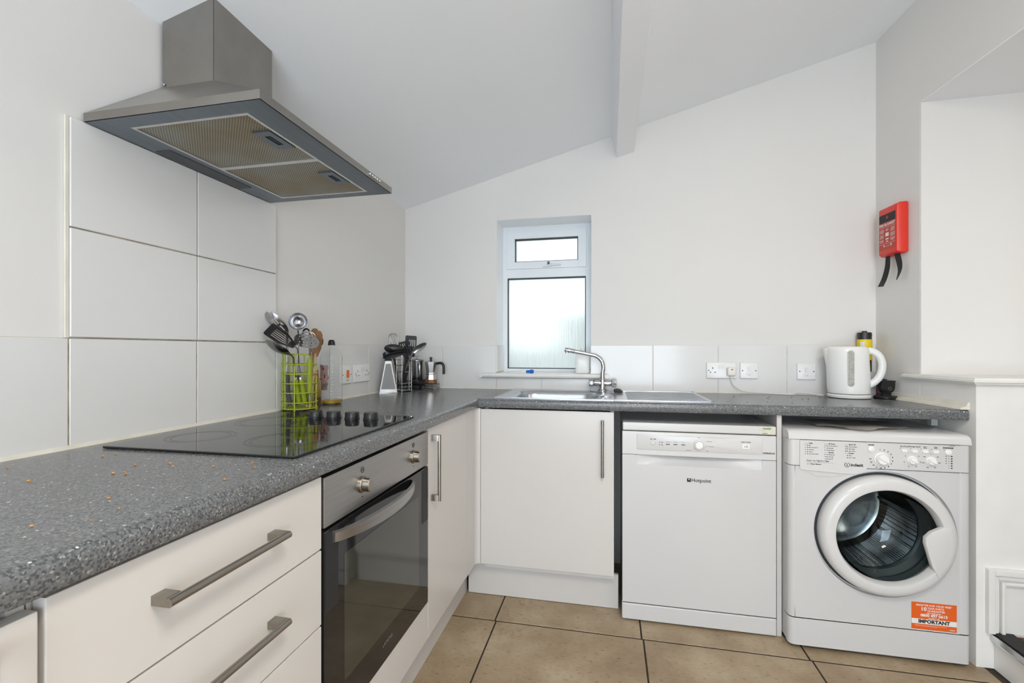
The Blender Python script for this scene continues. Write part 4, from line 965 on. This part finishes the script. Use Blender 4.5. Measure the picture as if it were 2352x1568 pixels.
bm = nb(); lathe(bm, [(.008, 0), (.009, .006), (.004, .008)], bc + Vector((-.004, 0, .082)), (.2, 0, 1), 12); obj('tab', bm, 'black_plastic', bs)
pc = thing('tea_carton', (2.423, -.037, ZT), 'small purple and pink printed carton behind the black stand', 'carton')
bxo('box', 'purple_carton', pc, 2.410, 2.436, -.066, -.008, ZT + .0005, .999, bev=.001)
for k in range(4): bxo('printed_stripe', 'pink_print', pc, 2.4115, 2.4345, -.0668, -.0659, .945 + .014 * k, .951 + .014 * k)
bxo('flap', 'carton_white', pc, 2.410, 2.436, -.066, -.008, .999, 1.0005)

# ------------------------------------------------------------------ fire blanket on the right wall
fb = thing('fire_blanket', (2.43, -.165, 1.57), 'red wall-mounted fire blanket case with two black pull tapes', 'fire blanket')
fn = Vector((-1, -.07, 0)).normalized(); fu = Vector((.07, -1, 0)).normalized()
fo = Vector((xr(-.155), -.155, 0))
bm = nb(); hw = .066; lps = [[fo + fn * d_ + fu * x + Z_ * z for x, z in rr(hw - i_, .112 - i_, .006, 4, 0, 1.684)] for d_, i_ in ((.0005, .003), (.006, 0), (.030, .001), (.043, .007), (.045, .010))]
loft(bm, lps, True, True, True); fc = obj('case', bm, 'red_box', fb, 30)
fp = fo + fn * .0454
def patch(name, m_, cx, cz, w_, h_, lift=0, par=fc):
    bm = nb(); rect_bm(bm, cx, cz, w_, h_, fp + fn * lift, fu, Z_); return obj(name, bm, m_, par, 0)
lab = patch('printed_panel', 'red_print', 0, 1.679, .108, .158)
patch('black_band', 'ink', 0, 1.742, .107, .037, .0003, lab)
bm = nb(); F2 = fp + fn * .0006
text_bm(bm, 'FIRE BLANKET', .0165, F2 + Z_ * 1.712, fu, Z_, bold=.0006)
rect_bm(bm, 0, 1.7, .104, .0012, F2, fu, Z_); rect_bm(bm, 0, 1.627, .104, .0012, F2, fu, Z_); rect_bm(bm, 0, 1.615, .05, .001, F2, fu, Z_)
random.seed(5)
for sx in (-1, 1):
    for k in range(13):
        z = 1.692 - .0046 * k
        if k in (4, 9): continue
        rect_bm(bm, sx * .036 + (random.random() - .5) * .003, z, .024 + .007 * random.random(), .0016, F2, fu, Z_)
rect_bm(bm, 0, 1.667, .022, .016, F2, fu, Z_); rect_bm(bm, -.003, 1.687, .010, .006, F2, fu, Z_); rect_bm(bm, .006, 1.690, .004, .006, F2, fu, Z_); rect_bm(bm, 0, 1.647, .020, .006, F2, fu, Z_); rect_bm(bm, 0, 1.636, .016, .004, F2, fu, Z_)
for x in (-.02, .026): lathe(bm, [(.0045, 0), (.001, .0002)], F2 + fu * x + Z_ * 1.618, fn, 10)
stuff(obj('printed_text', bm, 'sticker_white', lab, 0))
bm = nb(); s5 = [((.011 if k % 2 == 0 else .004) * math.cos(PI / 2 + PI * k / 5), (.011 if k % 2 == 0 else .004) * math.sin(PI / 2 + PI * k / 5)) for k in range(10)]
bm.faces.new([bm.verts.new(F2 + fu * x + Z_ * (1.744 + z)) for x, z in s5]); obj('emblem', bm, 'red_print', lab, 0)
def ribbon(pts, w_, tw):
    bm = nb(); pts = bez(pts, 6); L_ = []
    for i, p in enumerate(pts):
        s = i / (len(pts) - 1); a = tw[0] + (tw[1] - tw[0]) * s; sd = fu * math.cos(a) + fn * math.sin(a); th_ = fu * -math.sin(a) + fn * math.cos(a)
        L_.append([p + sd * (w_ / 2) + th_ * .0006, p - sd * (w_ / 2) + th_ * .0006, p - sd * (w_ / 2) - th_ * .0006, p + sd * (w_ / 2) - th_ * .0006])
    loft(bm, L_, True, True, True); return obj('pull_tape', bm, 'black_matt', fb, 60)
b0 = fo + fn * .024 + Z_ * 1.573
ribbon([b0 + fu * -.03, b0 + fu * -.034 - Z_ * .05, b0 + fu * -.045 - Z_ * .10 + fn * .006, b0 + fu * -.055 - Z_ * .135 + fn * .016], .021, (-.25, -1.0))
ribbon([b0 + fu * .03, b0 + fu * .045 - Z_ * .045, b0 + fu * .046 - Z_ * .08, b0 + fu * .022 - Z_ * .115 + fn * -.003], .021, (-1.0, .45))

# ------------------------------------------------------------------ window-sill things
br = thing('bottle_brush', (.73, -.02, 1.0175), 'blue-handled cleaning brush lying on the window sill', 'brush')
bm = nb(); ax = Vector((1, .06, .05)); lathe(bm, [(.007, 0), (.0105, .006), (.0115, .016), (.008, .024), (.0075, .042), (.0005, .043)], (.772, -.0275, 1.0285), -ax, 8); obj('handle', bm, 'blue_plastic', br)
bm = nb(); tube(bm, [(.731, -.03, 1.0265), (.690, -.032, 1.0215), (.672, -.033, 1.0195)], [.003, .0025, .0015], 8); obj('shaft', bm, 'soap_white', br)
so = thing('soap_bottle', (1.036, .01, 1.0175), 'white plastic soap bottle standing on the window sill behind the tap', 'bottle')
bm = nb(); loft(bm, [[(x, y, z) for x, y in rr(hx_, hy_, r_, 6, 1.036, .012)] for hx_, hy_, r_, z in ((.034, .022, .018, 1.0178), (.038, .026, .022, 1.026), (.039, .027, .024, 1.10), (.038, .026, .022, 1.122), (.030, .020, .016, 1.131), (.016, .014, .013, 1.136))], True, True, True); obj('body', bm, 'soap_white', so, 50)
bm = nb(); lathe(bm, [(.013, 0), (.013, .018), (.011, .019)], (1.036, .012, 1.135), (0, 0, 1), 20); obj('cap', bm, 'soap_white', so)

# ------------------------------------------------------------------ bottles by the hob
ob = thing('oil_bottle', (.069, -.849, ZT), 'clear ribbed plastic oil bottle with black cap, nearly empty', 'bottle')
oc = (.069, -.849, ZT)
pr = [(.036, .001), (.0415, .005), (.0425, .02)]
z = .024
while z < .175:
    pr += [(.0425, z), (.0425, z + .006), (.0405, z + .009), (.0405, z + .010)]; z += .0128
pr += [(.0425, .182), (.0415, .193), (.034, .212), (.022, .228), (.0135, .237), (.0125, .241)]
inner = [(max(r_ - .0012, .001), h_ + (.002 if i == 0 else 0)) for i, (r_, h_) in enumerate(pr)]
bm = nb(); lathe(bm, pr + list(reversed(inner)), oc, (0, 0, 1), 36, cap0=True, cap1=True); obj('body', bm, 'clear_plastic', ob, 50)
bm = nb(); lathe(bm, [(.034, .004), (.0398, .0065), (.0405, .019), (.0005, .019)], oc, (0, 0, 1), 36); obj('oil', bm, 'oil', ob)
bm = nb(); lathe(bm, [(.0145, .240), (.0145, .244), (.0135, .2445), (.0135, .252), (.010, .260), (.009, .262), (.0005, .262)], oc, (0, 0, 1), 24); obj('cap', bm, 'black_plastic', ob)
bm = nb(); random.seed(11); L_ = []
for z in [.06 + .0125 * k for k in range(9)]:
    L_.append([Vector(oc) + Vector((math.cos(a), math.sin(a), 0)) * .0431 + Z_ * z for a in [math.radians(195 + 92 * k / 10) + (random.random() - .5) * (.22 if k in (0, 10) else 0) for k in range(11)]])
loft(bm, L_, False); bmesh.ops.solidify(bm, geom=list(bm.faces), thickness=.0002); obj('torn_label', bm, 'label_torn', ob)
for k, (a, z, w_, h_) in enumerate(((215, .152, .18, .012), (252, .140, .2, .010), (225, .098, .25, .007), (262, .108, .15, .015))):
    bm = nb(); loft(bm, [[Vector(oc) + Vector((math.cos(q), math.sin(q), 0)) * .0437 + Z_ * zz for q in [math.radians(a) + w_ * j / 3 for j in range(4)]] for zz in (z, z + h_)], False); obj('label_patch', bm, 'red_label', ob)
sb = thing('sauce_bottle', (.062, -.945, ZT), 'small amber sauce bottle with red neck between the lime basket and the oil bottle', 'bottle')
sc_ = (.062, -.945, ZT)
bm = nb(); lathe(bm, [(.018, 0), (.021, .004), (.0205, .03), (.022, .06), (.021, .10), (.012, .118), (.010, .122)], sc_, (0, 0, 1), 24); obj('body', bm, 'sauce', sb)
bm = nb(); lathe(bm, [(.0212, .002), (.0215, .03), (.0205, .045)], sc_, (0, 0, 1), 24, cap0=False, cap1=False); obj('label', bm, 'sauce_dark', sb)
bm = nb(); lathe(bm, [(.0125, .112), (.0115, .122), (.011, .142), (.0005, .143)], sc_, (0, 0, 1), 18); obj('cap', bm, 'red_label', sb)

# ------------------------------------------------------------------ utensils
def sheet(bm, fmap, nx, ny, hole=None, thick=.0012):
    vs = [[bm.verts.new(fmap(i / nx, j / ny)) for j in range(ny + 1)] for i in range(nx + 1)]; fs = []
    for i in range(nx):
        for j in range(ny):
            if hole and hole((i + .5) / nx, (j + .5) / ny): continue
            try: fs.append(bm.faces.new((vs[i][j], vs[i + 1][j], vs[i + 1][j + 1], vs[i][j + 1])))
            except ValueError: pass
    bmesh.ops.delete(bm, geom=[v for v in bm.verts if not v.link_faces], context='VERTS')
    bmesh.ops.solidify(bm, geom=fs, thickness=thick)
def head_map(tip, neck, width, side, dep, shape='spoon', end=.25):
    """s along neck->tip, t across; 'side' is roughly the width direction"""
    tip, neck = Vector(tip), Vector(neck); L_ = tip - neck; d = L_.normalized(); W = Vector(side); W = (W - d * W.dot(d)).normalized(); n = d.cross(W)
    def f(s, t_):
        q = 2 * t_ - 1
        if shape == 'spoon': wd_ = math.sqrt(max(0, 1 - (2 * s - 1) ** 2)); wd_ = max(wd_, end * (1 - s) * (s < .5) + .02)
        elif shape == 'turner': wd_ = min(1, end + (1 - end) * min(1, s * 2.2)) * (1 if s < .93 else .97 if s < .99 else .86)
        else: wd_ = 1
        k = (1 - q * q) * math.sin(PI * min(max(s, 0), 1)) if shape == 'spoon' else 0
        return neck + L_ * s + W * (q * width / 2 * wd_) - n * (dep * k)
    return f
CAMR, CAMF = Vector((.978, .207, 0)), Vector((-.207, .978, 0))
def rod(name, pts, r, m_, par, flat=1.0, n_=5, side=None, seg=10):
    bm = nb(); tube(bm, bez(pts, n_), r, seg, flat=flat, side=side); return obj(name, bm, m_, par, 60)
BC = Vector((.0706, -1.049, ZT))
def wire_basket(bc, r_, rings, top, m_, label, wr=.0022, gap=None, floor_m=None):
    b_ = thing('utensil_basket', bc, label, 'basket')
    for h_ in rings:
        bm = nb(); tube(bm, [bc + Vector((math.cos(a) * r_, math.sin(a) * r_, h_)) for a in [2 * PI * k / 40 for k in range(40)]], wr, 6, closed=True); obj('ring', bm, m_, b_)
    for k in range(4):          # upright hoops: up, along the rim, down
        a0 = math.radians(20 + 90 * k); a1 = a0 + math.radians(52); rr_ = r_ - .0025
        pts = [bc + Vector((math.cos(a0) * rr_, math.sin(a0) * rr_, rings[0])), bc + Vector((math.cos(a0) * rr_, math.sin(a0) * rr_, top - .006))]
        pts += [bc + Vector((math.cos(a0 + (a1 - a0) * q) * rr_, math.sin(a0 + (a1 - a0) * q) * rr_, top)) for q in (.05, .25, .5, .75, .95)]
        pts += [bc + Vector((math.cos(a1) * rr_, math.sin(a1) * rr_, top - .006)), bc + Vector((math.cos(a1) * rr_, math.sin(a1) * rr_, rings[0]))]
        bm = nb(); tube(bm, pts, wr, 6); obj('upright', bm, m_, b_)
    bm = nb(); lathe(bm, [(r_ - .001, 0), (r_ - .001, .0015), (.0005, .0015)], bc + Z_ * (rings[0] - .002), (0, 0, 1), 36); obj('floor', bm, floor_m or m_, b_)
    for k in range(4):
        a = math.radians(-70 + 90 * k); bm = nb(); lathe(bm, [(.0008, 0), (.0042, .0025), (.0042, .006), (.001, .0085)], bc + Vector((math.cos(a) * r_ * .97, math.sin(a) * r_ * .97, 0)), (0, 0, 1), 12); obj('foot', bm, m_, b_)
    return b_
wire_basket(BC, .060, [.010, .032, .067, .101, .135, .169], .205, 'lime', 'lime green wire basket full of steel utensils standing by the hob')
# slotted spoon
u = thing('slotted_spoon', (.045, -1.068, .945), 'large steel slotted serving spoon, highest on the tile side of the lime basket', 'slotted spoon')
sl = lambda s, t_: ((.18 < s < .42) or (.5 < s < .74)) and any(abs(t_ - c_) < .035 for c_ in (.5, .62, .74))
bm = nb(); sheet(bm, head_map((.030, -1.165, 1.277), (.060, -1.103, 1.200), .058, (.8, -.3, .5), .014), 26, 24, sl); obj('head', bm, 'steel_polished', u, 70)
rod('shaft', [(.060, -1.103, 1.203), (.052, -1.092, 1.17), (.045, -1.083, 1.06)], .0042, 'steel_polished', u, .6); rod('handle', [(.045, -1.083, 1.062), (.043, -1.077, 1.0), (.046, -1.068, .945)], [.007] + [.0095] * 9 + [.008], 'rubber_grey', u, .8)
# ladle
u = thing('soup_ladle', (.045, -1.030, .942), 'polished steel soup ladle, bowl up, in the middle of the lime basket', 'ladle')
bm = nb(); c_ = Vector((.069, -1.055, 1.249)); ax = Vector((.55, -.82, .18)).normalized()
lathe(bm, [(.0005, -.032), (.014, -.030), (.026, -.021), (.0315, -.008), (.033, .004), (.0322, .004), (.0305, -.008), (.025, -.0195), (.013, -.0285), (.0005, -.0305)], c_, ax, 28, cap0=False, cap1=False); obj('bowl', bm, 'steel_polished', u, 60)
rod('shaft', [(.064, -1.048, 1.218), (.060, -1.042, 1.19), (.052, -1.036, 1.05)], .0045, 'steel_polished', u, .6); rod('handle', [(.052, -1.036, 1.052), (.048, -1.032, 1.0), (.045, -1.030, .942)], .009, 'rubber_grey', u, .8)
# slotted turner
u = thing('slotted_turner', (.104, -1.063, .95), 'dark steel slotted turner with lime handle, below the slotted spoon', 'turner')
sl = lambda s, t_: .22 < s < .80 and any(abs(t_ - c_) < .035 for c_ in (.22, .36, .5, .64, .78))
bm = nb(); sheet(bm, head_map((.040, -1.172, 1.221), (.094, -1.106, 1.158), .052, (.75, .1, .65), .004, 'turner', .35), 24, 30, sl, .0011); obj('head', bm, 'steel_dark', u, 70)
rod('shaft', [(.092, -1.108, 1.160), (.099, -1.098, 1.148), (.097, -1.088, 1.11), (.099, -1.078, 1.04)], .0042, 'steel_dark', u, .55); rod('handle', [(.099, -1.078, 1.042), (.102, -1.070, 1.0), (.104, -1.063, .95)], [.007] + [.0105] * 9 + [.006], 'lime_soft', u, .75); rod('ferrule', [(.099, -1.078, 1.040), (.0985, -1.0785, 1.048)], .0092, 'chrome', u, .75)
# serving spoon
u = thing('serving_spoon', (.088, -1.072, .95), 'plain dark steel serving spoon with lime handle, lowest on the left of the lime basket', 'spoon')
bm = nb(); sheet(bm, head_map((.038, -1.180, 1.179), (.090, -1.125, 1.130), .050, (.6, -.5, .35), .015), 20, 14, None, .0012); obj('head', bm, 'steel_dark', u, 70)
rod('shaft', [(.088, -1.127, 1.132), (.092, -1.113, 1.118), (.086, -1.100, 1.08), (.084, -1.09, 1.04)], .0045, 'steel_dark', u, .55); rod('handle', [(.084, -1.09, 1.042), (.086, -1.082, 1.0), (.088, -1.072, .95)], [.007] + [.0105] * 9 + [.006], 'lime_soft', u, .75); rod('ferrule', [(.084, -1.09, 1.040), (.0838, -1.0905, 1.048)], .0092, 'chrome', u, .75)
# potato masher
u = thing('potato_masher', (.118, -1.055, .95), 'steel potato masher with perforated oval plate and wire arms, in the lime basket', 'masher')
mc_ = Vector((.136, -1.100, 1.176)); mu = Vector((.978, .15, -.14)).normalized(); mv = Vector((.1, -.35, .93)); mv = (mv - mu * mv.dot(mu)).normalized()
hl = [(x + (.07 if (j % 2) else 0), y) for j, y in enumerate((-.62, -.2, .22, .64)) for x in (-.62, -.31, 0, .31, .62) if (x + .07) ** 2 + y * y < .85]
def mm_(s, t_):
    a, b_ = 2 * s - 1, 2 * t_ - 1; k = math.sqrt(max(0, 1 - (abs(a)) ** 3)); return mc_ + mu * (a * .046) + mv * (b_ * .0255 * max(k, .25))
bm = nb(); sheet(bm, mm_, 46, 30, lambda s, t_: any(((2 * s - 1 - x) / .075) ** 2 + ((2 * t_ - 1 - y) / .12) ** 2 < 1 for x, y in hl), .0014); obj('plate', bm, 'steel_polished', u, 60)
for dx_ in (-.006, .004): rod('arm', [mc_ + mu * (-.036 + dx_) + mv * -.01 + Vector((0, .004, 0)), mc_ + mu * (-.030 + dx_) + mv * .022 + Vector((0, .02, 0)), mc_ + mu * (-.008 + dx_) + mv * .036 + Vector((0, .03, 0)), mc_ + mu * (.010 + dx_) + mv * .018 + Vector((0, .03, 0)), mc_ + mu * (.006 + dx_) - Z_ * .05 + Vector((-.012, .03, 0))], .0018, 'steel_polished', u)
rod('handle', [(.128, -1.07, 1.115), (.124, -1.066, 1.05), (.122, -1.062, .995)], [.006] + [.0095] * 9 + [.009], 'lime_soft', u); rod('end_cap', [(.122, -1.062, .996), (.119, -1.056, .95)], [.0095, .007], 'chrome', u)
# scissors
u = thing('scissors', (.08, -1.02, .945), 'kitchen scissors with black loop handles upright in the lime basket', 'scissors')
for c_, b_ in (((.076, -1.018, 1.206), (.090, -1.017, 1.14)), ((.122, -1.008, 1.178), (.094, -1.017, 1.13))):
    bm = nb(); c_ = Vector(c_); tube(bm, [c_ + CAMR * (.013 * math.cos(a)) + Z_ * (.018 * math.sin(a)) for a in [2 * PI * k / 22 for k in range(22)]], .0033, 8, closed=True); h_ = obj('handle', bm, 'black_plastic', u)
    rod('blade', [c_ - Z_ * .017, Vector(b_), (.082, -1.02, .945)], [.004, .006, .006, .006, .006, .006, .005, .004, .003, .002, .001], 'steel_polished', u, .25)
# wooden spatulas
for t0, b0_, m_, lb in (((.108, -1.012, 1.226), (.098, -1.045, .938), 'wood_dark', 'dark wooden spatula with pointed blade in the lime basket'), ((.130, -1.022, 1.216), (.112, -1.047, .938), 'wood_pale', 'paler wooden spatula beside the dark one in the lime basket')):
    u = thing('wooden_spatula', b0_, lb, 'spatula'); t0, b0_ = Vector(t0), Vector(b0_); mid = b0_.lerp(t0, .66)
    bm = nb(); d = (t0 - mid); W = CAMR * 1.0; L_ = []
    for s, wd_, th_ in ((0, .006, .005), (.12, .009, .0045), (.3, .0155, .004), (.6, .0175, .003), (.85, .0155, .0025), (.97, .009, .002), (1, .004, .0015)):
        p = mid + d * s; L_.append([p + W * wd_ + CAMF * th_, p - W * wd_ + CAMF * th_, p - W * wd_ - CAMF * th_, p + W * wd_ - CAMF * th_])
    loft(bm, L_, True, True, True); obj('blade', bm, 'wood_dark' if m_ == 'wood_dark' else 'wood_dark', u)
    rod('handle', [b0_, b0_.lerp(mid, .5), mid + d * .1], .0062, 'wood_pale', u, .75)

# chrome basket with black utensils
B2 = Vector((.098, -.250, ZT))
wire_basket(B2, .048, [.008, .026, .045, .105, .140, .170], .202, 'chrome', 'chrome wire basket full of black utensils in the worktop corner', .0019, floor_m='steel_dark')
u = thing('balloon_whisk', (.075, -.235, .94), 'steel balloon whisk standing at the back of the chrome basket', 'whisk')
wc = Vector((.057, -.262, 1.165)); d = Vector((-.006, -.006, .07)); 
for k in range(5):
    a = PI * k / 5; W = Vector((math.cos(a), math.sin(a), 0)); bm = nb()
    tube(bm, bez([wc - Z_ * .05, wc - Z_ * .02 + W * .016, wc + d * .45 + W * .0275, wc + d * .85 + W * .021, wc + d * 1.0, wc + d * .85 - W * .021, wc + d * .45 - W * .0275, wc - Z_ * .02 - W * .016, wc - Z_ * .05], 5), .0011, 5); obj('wire', bm, 'steel_polished', u)
rod('handle', [wc - Z_ * .05, (.066, -.25, 1.03), (.075, -.236, .94)], .006, 'steel_polished', u)
def black_turner(lb, top, bot, foot, w_, slots, s0, s1, en=.55):
    u = thing('slotted_turner', foot, lb, 'turner')
    bm = nb(); sheet(bm, head_map(top, bot, w_, CAMR + Z_ * .12, .003, 'turner', en), 26, 36, lambda s, t_: s0 < s < s1 and any(abs(t_ - c_) < .038 for c_ in slots), .002); obj('head', bm, 'black_plastic', u, 60)
    rod('handle', [bot, Vector(bot).lerp(Vector(foot), .35) + Vector((0, .004, 0)), foot], [.004] + [.0055] * 9 + [.006], 'black_plastic', u)
black_turner('wide black slotted turner with a slanting top edge, tallest of the black utensils', (.152, -.262, 1.222), (.142, -.254, 1.11), (.106, -.255, .94), .060, (.36, .52, .68, .84), .5, .80, .75)
black_turner('smaller black slotted turner in front of the tallest one', (.122, -.290, 1.192), (.140, -.276, 1.118), (.116, -.262, .94), .056, (.12, .32, .5, .68, .86), .12, .86, .85)
def black_spoon(nm, lb, tip, neck, foot, w_, side, dep, cat, m_='black_plastic'):
    u = thing(nm, foot, lb, cat); bm = nb(); sheet(bm, head_map(tip, neck, w_, side, dep), 20, 14, None, .002); obj('head', bm, m_, u, 70)
    rod('handle', [Vector(neck).lerp(Vector(tip), .06), Vector(neck).lerp(Vector(foot), .3) + (Vector(neck) - Vector(tip)).normalized() * .006, foot], .005, m_, u)
black_spoon('serving_spoon', 'large black serving spoon lying level across the chrome basket', (.040, -.345, 1.158), (.134, -.288, 1.142), (.108, -.270, .94), .052, (.1, -.35, .95), .016, 'spoon')
black_spoon('serving_spoon', 'black spoon with a dull upturned back, drooping over the grater', (.046, -.374, 1.106), (.142, -.312, 1.134), (.100, -.279, .94), .040, (.2, -.6, .75), -.012, 'spoon', 'black_matt')
black_spoon('soup_ladle', 'small round black ladle head on the left of the chrome basket', (.030, -.338, 1.128), (.068, -.30, 1.112), (.082, -.272, .94), .044, (.3, -.4, .9), .012, 'ladle')
black_spoon('serving_spoon', 'grey steel spoon leaning out to the right of the chrome basket', (.246, -.283, 1.181), (.168, -.285, 1.132), (.088, -.268, .95), .032, (-.45, -.5, .75), .008, 'spoon', 'steel_polished')
# grater
gt_ = thing('box_grater', (.075, -.335, ZT), 'tapered steel box grater standing in front of the chrome basket', 'grater')
gc = Vector((.058, -.336, ZT)); ga = Vector((.88, .44, 0)).normalized(); gb = Vector((-.44, .88, 0)).normalized()
def gl_(hx_, hy_, z): return [gc + ga * x + gb * y + Z_ * z for x, y in rr(hx_, hy_, .004, 3)]
bm = nb(); loft(bm, [gl_(.047, .034, .001), gl_(.0465, .0335, .004), gl_(.018, .014, .165)], True); obj('body', bm, 'steel_grater', gt_, 30)
fc_ = gc + gb * -.0342
bm = nb(); p_ = [fc_ + ga * x + Z_ * z + gb * (.0195 * (z - .003) / .162 - .0009) for x, z in ((-.036, .02), (.036, .02), (.0115, .150), (-.0115, .150))]; bm.faces.new([bm.verts.new(q) for q in p_]); bmesh.ops.solidify(bm, geom=list(bm.faces), thickness=.0006); obj('grating_face', bm, 'grater_mesh', gt_, 0)
bm = nb(); loft(bm, [gl_(.0185, .0145, .164), gl_(.0185, .0145, .172), gl_(.010, .008, .178)], True, True, True); obj('top', bm, 'black_matt', gt_)
bm = nb(); loft(bm, [gl_(.049, .036, 0), gl_(.049, .036, .0035)], True, True, True); obj('base_rim', bm, 'steel_dark', gt_)
# sandwich press, cafetiere, trivet, moka pot
sp_ = thing('sandwich_press', (.155, -.10, ZT), 'low black sandwich press with stub handle in the corner behind the chrome basket', 'sandwich press')
bxo('base', 'black_matt', sp_, .060, .146, -.155, -.018, ZT + .001, ZT + .026, bev=.006); bxo('lid', 'black_plastic', sp_, .062, .144, -.155, -.02, ZT + .027, ZT + .052, bev=.009, seg=3)
rod('handle', [(.135, -.150, ZT + .036), (.165, -.156, ZT + .034), (.186, -.158, ZT + .033)], .0095, 'black_plastic', sp_)
cf = thing('cafetiere', (.136, -.085, ZT + .052), 'stainless steel cafetiere with curved handle behind the chrome basket', 'cafetiere')
cc = (.106, -.085, ZT + .052)
bm = nb(); lathe(bm, [(.034, .001), (.036, .004), (.036, .100), (.038, .108)], cc, (0, 0, 1), 32); obj('body', bm, 'steel_polished', cf)
bm = nb(); lathe(bm, [(.039, .106), (.039, .112), (.03, .116), (.004, .118), (.003, .132), (.012, .133), (.012, .137), (.001, .138)], cc, (0, 0, 1), 28); obj('lid', bm, 'steel_dark', cf)
rod('handle', [(.122, -.118, 1.082), (.140, -.132, 1.072), (.146, -.136, 1.04), (.142, -.130, 1.0), (.127, -.116, .985)], .006, 'steel_polished', cf, .6)
tv = thing('wire_trivet', (.2, -.07, ZT), 'small dark wire trivet under the moka pot', 'trivet')
for z in (.008, .022, .029):
    bm = nb(); tube(bm, [(x, y, ZT + z) for x, y in rr(.036, .048, .010, 4, .191, -.083)], .0018, 6, closed=True); obj('ring', bm, 'steel_dark', tv)
for k in range(5):
    bm = nb(); y = -.085 + (-.04 + .02 * k); tube(bm, [(.155, y, ZT + .001), (.156, y, ZT + .030), (.226, y, ZT + .030), (.227, y, ZT + .001)], .0018, 6); obj('wire', bm, 'steel_dark', tv)
mk = thing('moka_pot', (.215, -.075, ZT + .032), 'octagonal aluminium moka pot with black handle standing on the trivet', 'moka pot')
mcx = (.191, -.083, ZT + .0325)
bm = nb(); lathe(bm, [(.035, 0), (.0365, .003), (.030, .048), (.030, .052)], mcx, (0, 0, 1), 8); lo = obj('boiler', bm, 'moka_alu', mk, 20)
bm = nb(); lathe(bm, [(.0345, .0005), (.0372, .003), (.0345, .022)], (mcx[0], mcx[1], mcx[2]), (0, 0, 1), 8, cap0=False, cap1=False); obj('scorch_marks', bm, 'burnt', lo, 20)
bm = nb(); lathe(bm, [(.031, .050), (.032, .053), (.032, .060), (.028, .062), (.037, .116), (.0375, .120)], mcx, (0, 0, 1), 8); obj('jug', bm, 'moka_alu', mk, 20)
bm = nb(); lathe(bm, [(.0375, .120), (.036, .123), (.010, .130), (.0005, .131)], mcx, (0, 0, 1), 8); ld = obj('lid', bm, 'moka_alu', mk, 20)
bm = nb(); lathe(bm, [(.006, .129), (.0085, .145), (.0075, .148), (.0005, .148)], mcx, (0, 0, 1), 10); obj('knob', bm, 'black_plastic', ld)
rod('handle', [(.223, -.08, 1.068), (.245, -.078, 1.073), (.262, -.076, 1.062), (.265, -.076, 1.03), (.264, -.076, 1.01)], .0075, 'black_plastic', mk)
bm = nb(); lathe(bm, [(.005, 0), (.005, .004), (.002, .006)], (mcx[0] - .004, mcx[1] - .0305, mcx[2] + .034), (0, -1, 0), 10); obj('valve', bm, 'burnt', mk)

# crumbs on the worktop
random.seed(21)
for lb, x0, x1, y0, y1, n_ in (('scattered orange and brown crumbs on the worktop in front of the hob', .06, .55, -2.25, -1.74, 34), ('scattered dark crumbs on the worktop between drainer and kettle', 1.63, 2.15, -.45, -.16, 16)):
    bm = nb()
    for k in range(n_):
        q = .0012 + .0020 * random.random(); lathe(bm, [(q * .6, 0), (q, q * .5), (q * .5, q)], (x0 + (x1 - x0) * random.random(), y0 + (y1 - y0) * random.random(), ZT + .0003), (random.random() * .6, random.random() * .6, 1), 5)
    cr = obj('crumbs', bm, 'crumb' if x0 < 1 else 'sauce_dark'); cr['kind'] = 'stuff'; tag(cr, lb, 'crumbs')
